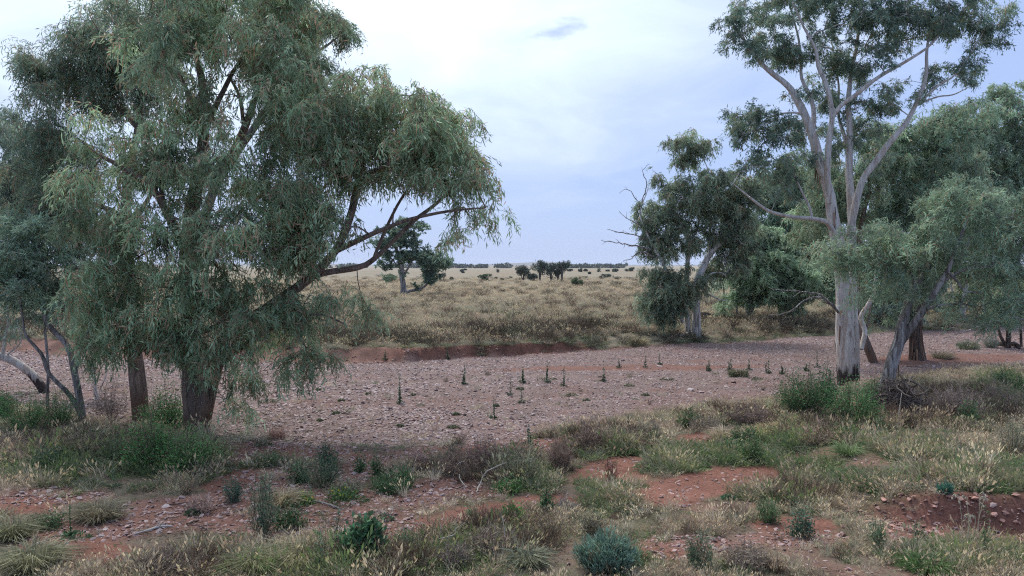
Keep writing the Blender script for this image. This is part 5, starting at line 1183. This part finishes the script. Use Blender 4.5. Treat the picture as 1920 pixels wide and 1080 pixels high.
bush('weed', 'tall thin feathery weed beside the broad-leaved plant', 637, 1045, 26, 112, 'feather', (.085, .14, .095), cat='weed', n=14)
bush('weed', 'feathery weed rising at the bottom edge, left of the broad-leaved plant', 598, 1075, 30, 100, 'feather', (.085, .14, .095), cat='weed', n=14)
bush('weed', 'small dark feathery weed left of the tall feathery one', 437, 942, 32, 52, 'feather', (.06, .11, .075), cat='weed', n=34)
bush('weed', 'green weed clump hugging the right of the tall feathery weed', 545, 990, 60, 46, 'leafy', (.06, .115, .05), cat='weed')
bush('grass_tussock', 'tan dry grass tuft leaning by the tall feathery weed', 530, 950, 34, 44, 'tussock', ST, cat='grass tuft')
bush('grass_tussock', 'large pale dry grass tussock at bottom left of the broad-leaved plant', 560, 1060, 130, 62, 'tussock', (.40, .36, .22), cat='grass tuft', n=1100)
bush('grass_tussock', 'green and straw tussock at the bottom beside the feathery weed', 480, 1072, 110, 50, 'tussock', (.26, .26, .14), cat='grass tuft', n=900)
bush('weed', 'small grey-green cushion weed on the pebbles right of the stick', 722, 975, 34, 14, 'mat', (.10, .15, .09), cat='weed')
bush('weed', 'fine pale green weed clump at bottom, right of the broad-leaved plant', 765, 1045, 60, 50, 'feather', (.10, .17, .095), cat='weed', n=60)
bush('dead_bush', 'round brown dead bush on red gravel right of the fan-shaped weed', 782, 879, 50, 30, 'dead', (.20, .135, .115), cat='dead bush', n=90)
bush('dead_bush', 'faded purple-brown dead bush out on the gravel near the weeping gum', 517, 822, 42, 20, 'dead', (.27, .18, .15), cat='dead bush', n=70)
bush('dead_bush', 'dead brown bush, left part of the central thicket', 865, 888, 82, 52, 'dead', BR, cat='dead bush', n=120)
bush('dead_bush', 'dark dead brush at the heart of the central thicket', 905, 882, 76, 58, 'dead', (.17, .12, .10), cat='dead bush', n=120)
bush('shrub', 'green feathery shrub on the left shoulder of the central thicket', 852, 872, 36, 44, 'feather', (.09, .13, .07), n=40)
bush('shrub', 'tall grey-green seeding grass bush right of the central thicket', 975, 905, 84, 74, 'feather', (.17, .18, .12), n=90)
bush('dead_bush', 'tall dead brown bush behind the seeding grass bush', 1050, 880, 56, 66, 'dead', BR, cat='dead bush', n=90)
bush('dead_bush', 'dense dark brown dead bush at gravel edge, right of centre', 1110, 842, 76, 54, 'dead', (.18, .13, .10), cat='dead bush', n=130)
bush('grass_tussock', 'pale dry grass bush right of the dense dark brown bush', 1160, 838, 56, 46, 'tussock', (.34, .29, .2), cat='grass tuft', n=500)
bush('dead_bush', 'grey-brown dead bush on the gravel edge left of the small green one', 1215, 830, 60, 46, 'dead', (.17, .15, .11), cat='dead bush', n=100)
bush('shrub', 'small dark green bush on the gravel edge below the far thistles', 1290, 800, 44, 32, 'leafy', DG)
bush('dead_bush', 'grey-brown brush around the small dark green bush', 1325, 808, 70, 30, 'dead', (.17, .14, .11), cat='dead bush', n=90)
bush('dead_bush', 'dark dead brush on the gravel edge left of the big green bush', 1405, 790, 90, 34, 'dead', (.16, .12, .10), cat='dead bush', n=120)
bush('grass_tussock', 'pale straw tuft at the right end of the small red bare patch', 1356, 825, 34, 34, 'tussock', (.5, .41, .29), cat='grass tuft')
bush('weed', 'dark upright weed beside the pale straw tuft', 1382, 832, 16, 34, 'leafy', DG, cat='weed', n=14)
bush('shrub', 'low dark green bush below the upright weed', 1378, 852, 52, 26, 'leafy', DG)
bush('shrub', 'low green bush with small yellow tips right of the dark low one', 1410, 866, 40, 50, 'leafy', (.07, .13, .05), n=44)
bush('shrub', 'dark green bush against the mound, right of the yellow-tipped bush', 1408, 828, 34, 26, 'leafy', (.06, .11, .06))
bush('weed', 'dark upright weed in front of the brown mound', 1480, 838, 18, 30, 'leafy', DG, cat='weed', n=14)
bush('dead_bush', 'rounded mound of brown matted dead weeds left of the tall pale trunk', 1530, 834, 86, 36, 'dead', (.26, .19, .14), cat='dead bush', n=180)
bush('dead_bush', 'yellowish matted mound behind the brown one', 1450, 815, 110, 22, 'dead', (.36, .31, .16), cat='dead bush', n=140)
bush('shrub', 'big dark green bush at the left foot of the tall pale gum', 1508, 772, 112, 82, 'leafy', (.05, .115, .045), n=170)
bush('shrub', 'dark green bush pressed against the foot of the tall pale gum', 1545, 765, 50, 76, 'leafy', (.045, .105, .045), n=90)
bush('shrub', 'bright green leafy bush in front of the tall pale gum', 1598, 796, 112, 84, 'leafy', (.075, .165, .06), n=190)
bush('shrub', 'green bush between the pale gum and the leaning tree', 1640, 770, 56, 60, 'leafy', (.075, .15, .065), n=90)
bush('weed', 'first of the upright green weeds below the bright bush, near its left', 1570, 828, 32, 40, 'leafy', (.06, .14, .05), cat='weed', n=34)
bush('weed', 'second upright green weed below the bright bush', 1596, 832, 28, 34, 'leafy', (.06, .125, .05), cat='weed', n=30)
bush('weed', 'lone upright green weed below the flood debris', 1651, 824, 20, 40, 'leafy', (.07, .15, .06), cat='weed', n=18)
bush('weed', 'whitish dead branch weed sticking out of the big dark bush', 1520, 768, 30, 66, 'stalk', (.30, .34, .24), cat='weed', n=2)
bush('dead_bush', 'wide brown dead brush right of the flood debris', 1790, 780, 110, 66, 'dead', (.24, .175, .145), cat='dead bush', n=170)
bush('dead_bush', 'brown dead brush at the right edge near the gravel', 1870, 765, 90, 50, 'dead', (.20, .15, .12), cat='dead bush', n=130)
bush('weed', 'green weeds inside the brown brush right of the debris', 1815, 795, 36, 40, 'leafy', (.06, .13, .05), cat='weed', n=34)
bush('shrub', 'dark green weedy clump at the right edge by the gravel', 1895, 735, 60, 40, 'leafy', (.07, .13, .055))
bush('shrub', 'grey-green grass bush at the right edge of the bank', 1900, 850, 60, 60, 'feather', (.16, .17, .12), n=60)
# left
bush('shrub', 'bright green ferny bush at left under the leaning trunk', 50, 806, 110, 78, 'feather', (.09, .21, .07), n=150)
bush('shrub', 'green bush around the foot of the multi-stemmed gum', 115, 798, 80, 72, 'feather', (.085, .185, .07), n=110)
bush('shrub', 'dark green bush at the left edge of the picture', 5, 780, 50, 50, 'leafy', DG)
bush('dead_bush', 'twiggy leafless bush between the multi-stemmed gum and brown trunk', 205, 785, 70, 90, 'dead', (.13, .11, .10), cat='dead bush', n=60)
bush('shrub', 'dark green ferny bush left against the forked trunk', 310, 812, 96, 96, 'leafy', (.07, .17, .055), n=150)
bush('shrub', 'dense green bush in front of the forked trunk, left half', 285, 880, 110, 96, 'leafy', (.08, .19, .06), n=190)
bush('shrub', 'dense green bush in front of the forked trunk, right half', 360, 886, 110, 84, 'leafy', (.10, .20, .07), n=180)
bush('grass_tussock', 'pale grassy bush at the base of the forked trunk', 390, 858, 60, 50, 'tussock', (.32, .30, .18), cat='grass tuft', n=600)
bush('dead_bush', 'brown dead weeds low on the left bank edge', 60, 862, 120, 46, 'dead', (.20, .155, .115), cat='dead bush', n=160)
bush('dead_bush', 'grey-brown weeds before the multi-stemmed gum', 160, 850, 120, 40, 'dead', (.21, .17, .12), cat='dead bush', n=160)
bush('shrub', 'dull green broad weed amid brown weeds at left', 90, 880, 60, 44, 'leafy', (.075, .125, .07), n=60)
bush('shrub', 'yellow-green weedy bush left of the dense green bush', 215, 868, 70, 54, 'feather', (.13, .165, .085), n=80)
bush('weed', 'thin pale green stalk standing before the yellow-green bush', 214, 915, 16, 66, 'stalk', (.13, .18, .10), cat='weed')
bush('grass_tussock', 'rounded dry grey grass bush on left pebbly bank', 185, 975, 90, 44, 'tussock', (.28, .25, .17), cat='grass tuft', n=900)
bush('weed', 'low green weed clump left of the dry grey grass bush', 90, 990, 60, 28, 'leafy', (.085, .13, .065), cat='weed')
bush('weed', 'flat dark green weed on red soil below the dry grey grass bush', 140, 1010, 56, 18, 'mat', (.06, .13, .055), cat='weed')
bush('weed', 'thin stalk rising from the flat dark green weed', 132, 1006, 12, 60, 'stalk', (.07, .13, .06), cat='weed')
bush('dead_bush', 'faint purple-brown dead bush above the grey stick', 375, 960, 56, 32, 'dead', (.27, .19, .155), cat='dead bush', n=60)
bush('weed', 'small dark weed on pebbles beside the faint dead bush', 362, 965, 28, 14, 'mat', (.06, .11, .06), cat='weed')
bush('dead_bush', 'dark dead weed mass at the bottom edge left of centre', 310, 1068, 110, 40, 'dead', (.19, .15, .12), cat='dead bush', n=150)
bush('grass_tussock', 'dry grass bush at bottom left corner', 60, 1065, 120, 60, 'tussock', (.30, .29, .18), cat='grass tuft', n=1100)
bush('grass_tussock', 'greenish dry tussock at left edge above the corner', 25, 1010, 70, 50, 'tussock', (.25, .25, .15), cat='grass tuft', n=700)
bush('weed', 'light green grassy weed on the gravel edge right of the forked trunk', 500, 872, 70, 30, 'feather', (.12, .17, .08), cat='weed', n=50)
bush('weed', 'dark green mat on the gravel edge above the light green weed', 492, 836, 36, 14, 'mat', (.05, .10, .045), cat='weed')
# centre / right foreground
bush('weed', 'leafy bright green weed with pale stems at centre bottom', 962, 978, 34, 44, 'leafy', BGR, cat='weed', n=34)
bush('weed', 'pale wispy green plant on bare red soil left of the bright weed', 888, 985, 26, 48, 'feather', (.15, .22, .12), cat='weed', n=14)
bush('weed', 'green leafy mat right under the central thicket', 953, 925, 50, 26, 'leafy', MG, cat='weed', n=34)
bush('weed', 'dark green upright weed beside the small red patch', 1025, 962, 22, 42, 'leafy', (.05, .105, .045), cat='weed', n=22)
bush('dead_bush', 'grey dead weed right of the dark upright weed', 1062, 965, 40, 36, 'dead', (.20, .18, .16), cat='dead bush', n=50)
bush('dead_bush', 'small upright reddish-brown dock plant on the red patch', 1146, 900, 26, 50, 'dead', (.20, .10, .075), cat='dead bush', n=30)
bush('dead_bush', 'dark upright dock plant just behind the blue-green bush', 1110, 1008, 44, 50, 'dead', (.11, .095, .065), cat='dead bush', n=40)
bush('dead_bush', 'matted brown dead weeds at bottom centre, hung over with grass', 925, 1040, 110, 52, 'dead', (.19, .145, .115), cat='dead bush', n=190)
bush('dead_bush', 'matted dark brush with pale sticks at bottom, left of the brown mat', 850, 1062, 84, 44, 'dead', (.17, .135, .11), cat='dead bush', n=130)
bush('grass_tussock', 'grey-green tussock drooping over the matted weeds', 990, 1060, 80, 40, 'tussock', (.24, .25, .17), cat='grass tuft', n=700)
bush('weed', 'low grey-green mat on the grass right of the dock plant', 1175, 960, 60, 22, 'mat', (.10, .14, .08), cat='weed')
bush('weed', 'upright dull green weed at bottom, right of the blue-green bush', 1310, 1065, 50, 70, 'feather', (.09, .135, .08), cat='weed', n=50)
bush('weed', 'green grassy clump right of the upright dull green weed', 1440, 980, 40, 46, 'feather', (.08, .14, .06), cat='weed', n=40)
bush('dead_bush', 'brown dead weed cluster at the bottom edge between green weeds', 1400, 1065, 90, 44, 'dead', (.20, .16, .125), cat='dead bush', n=120)
bush('weed', 'dark teal leafy weed in the grass left of the eroded cut', 1500, 1005, 44, 46, 'leafy', (.07, .12, .08), cat='weed', n=34)
bush('weed', 'tall green weed in front of the left end of the eroded cut', 1644, 1035, 26, 72, 'feather', (.075, .13, .07), cat='weed', n=20)
bush('weed', 'slender green weed before the middle of the eroded cut', 1720, 1020, 20, 44, 'feather', (.06, .115, .055), cat='weed', n=14)
bush('weed', 'small teal plant perched on the rim of the eroded cut', 1772, 966, 26, 20, 'spiky', (.07, .16, .115), cat='weed', n=20)
bush('weed', 'tall slim green stalk standing in front of the eroded cut', 1838, 1050, 16, 110, 'feather', (.09, .155, .07), cat='weed', n=8)
bush('grass_tussock', 'tall oat-like grass with whitish seed heads before the eroded cut', 1815, 1045, 40, 130, 'oat', (.5, .45, .34), cat='grass tuft', n=7)
bush('weed', 'bright green grassy patch plant at bottom, below the eroded cut', 1740, 1070, 110, 34, 'tussock', (.12, .20, .07), cat='weed', n=700)
bush('weed', 'small bright teal weed on the lower edge of the large red patch', 1366, 936, 24, 12, 'mat', (.06, .16, .08), cat='weed')
bush('grass_tussock', 'spreading green grass fan right of the mound', 1590, 852, 60, 30, 'tussock', (.20, .27, .12), cat='grass tuft', n=300)
bush('weed', 'silvery leafy weed at the left of the mid red patch', 1180, 845, 28, 18, 'mat', (.33, .38, .33), cat='weed')

# thistles and small plants on the gravel bed
hash_ = lambda v: ((v * 7919) % 97) / 97.0
TH = 'thistle-like stalks on the gravel bed'
for (px, py, h, w, lab) in [
    (750, 757, 50, 16, 'dark thistle stalk nearest the weeping gum on the gravel'), (926, 785, 56, 12, 'tall dark thistle stalk in the middle of the gravel, nearer than its neighbours'),
    (991, 835, 48, 20, 'thistle with spreading leaves at the red near edge of gravel'), (871, 721, 48, 9, 'slim thistle stalk with bare foot, mid gravel left of centre'),
    (980, 718, 42, 14, 'bushy-based thistle stalk on the gravel right of the slim one'), (1026, 718, 46, 10, 'faint thistle stalk between the bushy-based one and a bare stalk'),
    (1057, 724, 36, 8, 'bare dark stalk with a small foot right of the faint thistle'), (1131, 716, 36, 8, 'lone thistle stalk near the pale slab on right-centre gravel'),
    (957, 742, 40, 8, 'thin pale thistle stalk lower left of the bushy-based one'), (978, 756, 30, 10, 'short pale weed stalk below the bushy-based thistle'),
    (1329, 696, 28, 8, 'first thistle in the far row right of centre'), (1441, 700, 34, 12, 'dark leafy thistle in the far row left of the big bush'),
    (1466, 702, 28, 9, 'thistle right of the dark leafy one in the far row'), (1532, 690, 40, 15, 'tall leafy thistle standing just left of the pale trunk'),
    (1512, 696, 20, 8, 'short thistle left of the tall leafy one'), (1404, 694, 26, 7, 'pale thin thistle in the far row between two dark ones'), (1370, 694, 26, 7, 'pale thin thistle in the far row right of the first'),
    (839, 672, 22, 6, 'thin green stalk against the red cutbank, left'), (722, 677, 20, 8, 'green stalk at the foot of the red cutbank near the weeping gum'), (1160, 690, 20, 6, 'pale small stalk by the sandy streak right of centre'),
    (1236, 684, 22, 6, 'pale small stalk on far gravel below the grassy hump'), (1210, 690, 24, 6, 'faint upright stalk on the far gravel, left of its twin'),
    (611, 866, 40, 10, 'dark spike weed standing on the red near edge of gravel'), (1090, 806, 26, 10, 'dark spike weed above the dense dark brown bush'), (1178, 812, 30, 16, 'dark spiky weed group at gravel edge above the pale grass bush')]:
    bush('thistle', lab, px, py, max(w, 12), h * (.72 + .45 * hash_(px + 3 * py)), 'stalk', n=1 + int(hash_(py) * 2.6), lean=(hash_(px) - .5) * .4, col=(.095, .145, .09) if 'pale' not in lab and 'faint' not in lab else (.12, .16, .11), cat='weed', group=TH)
MATL = ['low weed mat just below the faint thistle stalk', 'small weed mat below and left of the bushy-based thistle', 'wide pale weed mat between two mid-gravel thistles', 'broad olive weed mat nearest the weeping gum', 'tiny weed dot near the left end of the gravel, nearer one',
        'small dark weed mat right of the two driftwood bits on left gravel', 'small weed mat in mid gravel left of the tall dark thistle', 'small weed mat on the near gravel below the left thistle', 'flat weed mat on near gravel left of the tall dark thistle', 'small grey weed mat up the gravel left of the first thistle',
        'long low weed mat on right gravel below the far row', 'weed mat below the pale slab thistle on right gravel', 'small weed mat at right-centre below the bare dark stalk', 'weed mat under the long one on right gravel', 'tiny weed mat just above and left of the first thistle',
        'weed mat at the right between far-row thistles and big bush', 'tiny weed mat under the hanging sprays of the weeping gum', 'low weed mat just left of the big dark green bush, far side', 'tiny weed mat right beside the first dark thistle', 'small weed mat left of the thin pale thistle']
MT = 'low green mats on the gravel bed'
for k, (px, py, w) in enumerate([(1072, 742, 22), (975, 730, 14), (1030, 712, 30), (505, 754, 36), (600, 790, 10), (630, 776, 14), (856, 778, 12), (750, 800, 14), (850, 802, 22), (640, 752, 12), (1250, 712, 26), (1180, 724, 20), (1100, 752, 14), (1210, 742, 16), (690, 740, 10), (1420, 712, 20), (597, 732, 9), (1500, 722, 24), (775, 742, 9), (930, 762, 10)]):
    bush('weed', MATL[k], px, py, w, 6, 'mat', (.085, .12, .055), cat='weed', group=MT, n=160)
bush('weed', 'olive weed mat with dead stalks on the gravel left of the big bush', 1383, 706, 44, 12, 'leafy', (.11, .12, .07), cat='weed', n=40)

# distant bank details
bush('grass_tussock', 'pale straw hump of grass on the far bank with dark dead wood', 1198, 645, 42, 20, 'tussock', (.42, .36, .22), cat='grass tuft', n=500)
bush('shrub', 'grey twiggy shrub lying right of the shaggy trunk on the gravel', 1858, 652, 34, 26, 'dead', (.17, .18, .14), n=120)
bush('shrub', 'low dusty green shrub on gravel left of the grey twiggy one', 1815, 655, 44, 16, 'feather', (.15, .18, .12), n=50)
bush('grass_tussock', 'dry dusty grass in front of the shaggy dark trunk', 1765, 672, 50, 20, 'tussock', (.30, .26, .18), cat='grass tuft', n=500)

# ------------------------------------------------------------------ dead wood
def branch(name, label, pts, col=(.30, .27, .25), cat='branch', sides=7, twigs=3, seed=0, mat=None, zoff=None):
    """pts: (px, py, height above ground m, radius); lies on the ground"""
    r = np.random.default_rng(seed + 900); W = []
    for px, py, hz, rad in pts:
        p = G(px, py); p[2] += hz; W.append(np.r_[p, rad])
    W = np.array(W); b = W[0, :3].copy(); c_ = catmull(W, .08); n = len(c_); c_[:, :3] += (r.random((n, 3)) - .5) * .018
    root = thing(name, label, cat, b); g = Geo(); tube(g, c_[:, :3] - b, np.maximum(c_[:, 3], .004), sides, col, .15, seed)
    link('stem', g.mesh('stem', M_STICK), root)
    g2 = Geo()
    for k in range(twigs):
        i = r.integers(n // 4, n - 1); d = nrm((c_[i, :3] - c_[i - 1, :3]) + r.normal(0, .04, 3) + [0, 0, .02]); L = r.uniform(.12, .4)
        A = c_[i, :3] - b; M_ = A + d * L * .5; sticks(g2, [A, M_], [M_, M_ + nrm(d + r.normal(0, .4, 3)) * L * .5], [c_[i, 3] * .5, c_[i, 3] * .4], [c_[i, 3] * .4, .003], 4, col)
    if g2.n: link('side_twigs', g2.mesh('side_twigs', M_STICK), root)
branch('fallen_stick', 'pale grey fallen stick lying on reddish pebbles at lower left', [(252, 1005, .03, .012), (275, 998, .03, .02), (290, 993, .03, .024), (308, 990, .03, .022), (324, 989, .02, .012)], (.42, .39, .37), 'stick')
branch('fallen_stick', 'short dark stick right of the pale fallen stick', [(352, 986, .03, .018), (362, 981, .03, .016), (373, 978, .03, .01)], (.14, .09, .07), 'stick', twigs=0)
branch('fallen_stick', 'small dark forked stick beyond the short dark one', [(372, 989, .03, .012), (382, 992, .03, .01), (387, 996, .03, .006)], (.12, .10, .10), 'stick', twigs=1)
branch('fallen_stick', 'curved grey stick under the yellow-flowered weeds', [(560, 938, .03, .01), (590, 943, .04, .016), (610, 947, .03, .016), (630, 953, .03, .012), (648, 958, .02, .006)], (.27, .25, .24), 'stick')
branch('fallen_stick', 'small dark stick on the far side of the pebbly track at left', [(312, 948, .02, .01), (330, 948, .03, .014), (348, 944, .03, .01)], (.11, .08, .07), 'stick', twigs=1)
branch('dead_branch', 'bleached forked branch poking out of the central thicket', [(893, 925, .02, .014), (904, 912, .15, .014), (912, 915, .35, .012), (930, 915, .45, .010), (945, 915, .52, .006)], (.50, .45, .39), 'branch', seed=3, twigs=5)
branch('dead_branch', 'pale arched stick at the left of the central thicket', [(850, 895, .02, .009), (856, 893, .22, .009), (866, 893, .32, .008), (874, 893, .3, .005)], (.50, .45, .38), 'branch', seed=4, twigs=0)
branch('dead_branch', 'curved pale stick below the arched one in the thicket', [(861, 900, .12, .01), (864, 908, .08, .01), (872, 914, .04, .009)], (.48, .44, .38), 'branch', seed=5, twigs=0)
branch('dead_branch', 'bleached twisted branch in the matted brush at the bottom', [(797, 1045, .02, .012), (812, 1040, .2, .012), (830, 1044, .3, .012), (848, 1042, .32, .01), (858, 1036, .34, .006)], (.38, .34, .29), 'branch', seed=6, twigs=5)
branch('dead_branch', 'pale upright dead stick in the matted weeds at bottom centre', [(952, 1040, .02, .012), (948, 1040, .3, .010), (943, 1040, .62, .005)], (.5, .44, .36), 'branch', seed=7, twigs=1)
branch('dead_branch', 'small white hooked stick below the leaning grey tree', [(1646, 800, .02, .012), (1648, 798, .16, .014), (1654, 797, .2, .012), (1660, 798, .14, .008)], (.60, .56, .52), 'branch', seed=8, twigs=0)
branch('dead_branch', 'thin pale curved stick standing before the flood debris', [(1684, 800, .02, .014), (1686, 800, .45, .012), (1690, 800, .95, .008)], (.45, .40, .34), 'branch', seed=9, twigs=0)
branch('log', 'grey fallen log with knots at the roots of the white-trunked gum', [(1274, 633, .06, .07), (1284, 630, .12, .09), (1296, 627, .14, .08), (1304, 626, .1, .05)], (.42, .38, .34), 'log', seed=10, twigs=3)
branch('log', 'dark charred stump log lying behind the white-trunked gum', [(1306, 604, .4, .30), (1316, 603, .45, .34), (1326, 603, .42, .32), (1334, 603, .35, .2)], (.035, .03, .03), 'log', seed=11, twigs=5)
branch('log', 'pile of dark dead wood inside the straw hump of grass', [(1188, 647, .15, .10), (1198, 646, .25, .14), (1208, 647, .15, .08)], (.10, .08, .07), 'log', seed=12, twigs=6)
branch('log', 'dark root log at right edge on the red soil', [(1868, 648, .1, .12), (1885, 650, .2, .14), (1900, 651, .18, .12), (1912, 655, .05, .06)], (.06, .05, .045), 'log', seed=13, twigs=4)
for k, (x0, y0, x1, y1, lab) in enumerate([(1700, 688, 1730, 690, 'thin dark stick on the gravel below the shaggy trunk'), (1770, 676, 1800, 674, 'thin stick lying in dusty grass right of shaggy trunk'), (1870, 690, 1882, 692, 'short stick on the gravel near the right edge'), (1120, 708, 1136, 709, 'dark short stick on mid gravel'), (640, 776, 655, 779, 'dark driftwood piece on the left gravel')]):
    branch('fallen_stick', lab, [(x0, y0, .03, .02), ((x0 + x1) / 2, (y0 + y1) / 2 - 1, .04, .022), (x1, y1, .03, .012)], (.13, .10, .09), 'stick', seed=20 + k, twigs=1)

def debris():
    b = G(1700, 778); root = thing('flood_debris', 'tangled heap of flood debris, roots and sticks beside the leaning grey tree', 'debris pile', b); r = np.random.default_rng(77)
    sc = b[1] / FPX; W = 46 * sc; Hh = 84 * sc
    g = Geo(); m = 1500; a = r.uniform(0, 6.28, m); rr = np.sqrt(r.random(m)); x = np.cos(a) * rr * W; y = np.sin(a) * rr * W * .6; lean_ = -.28
    prof = np.clip(1 - (x / W) * .45, .4, 1.2)
    z = r.random(m) * Hh * .8 * (1 - rr ** 2 * .7) * prof
    c_ = np.c_[x + lean_ * z, y, z]; d = nrm(np.c_[r.normal(.5, .6, m), r.normal(0, .5, m), r.normal(0, .55, m)]); L = r.uniform(.1, .42, m)[:, None]
    sticks(g, c_ - d * L, c_ + d * L, r.uniform(.005, .013, m), .004, 4, np.array([.17, .135, .115]) * r.uniform(.5, 2.0, (m, 1)))
    link('sticks', g.mesh('sticks', M_STICK), root)
    g = Geo()
    for k in range(26):
        a = r.uniform(0, 6.28); p = np.array([r.normal(-.2, .25) * W, r.normal(-.25, .3) * W, Hh * r.uniform(.2, .9)]); pts = [p]
        dirn = nrm(np.array([r.normal(0, .6), r.normal(-.3, .5), r.normal(-.3, .6)]))
        for _ in range(5): dirn = nrm(dirn + r.normal(0, .3, 3)); p = p + dirn * .16; pts.append(p)
        tube(g, catmull(np.array(pts), .07), np.linspace(.035, .008, len(catmull(np.array(pts), .07))), 6, np.array([.13, .105, .09]) * r.uniform(.6, 1.4), .15, k)
    link('roots', g.mesh('roots', M_STICK, smooth=True), root)
debris()
print('LEAVES', tree.count)
print('TRIS', sum(sum(len(p.vertices) - 2 for p in o.data.polygons) if len(o.data.polygons) < 3000 else len(o.data.polygons) * 2 for o in COL.objects if o.type == 'MESH'))
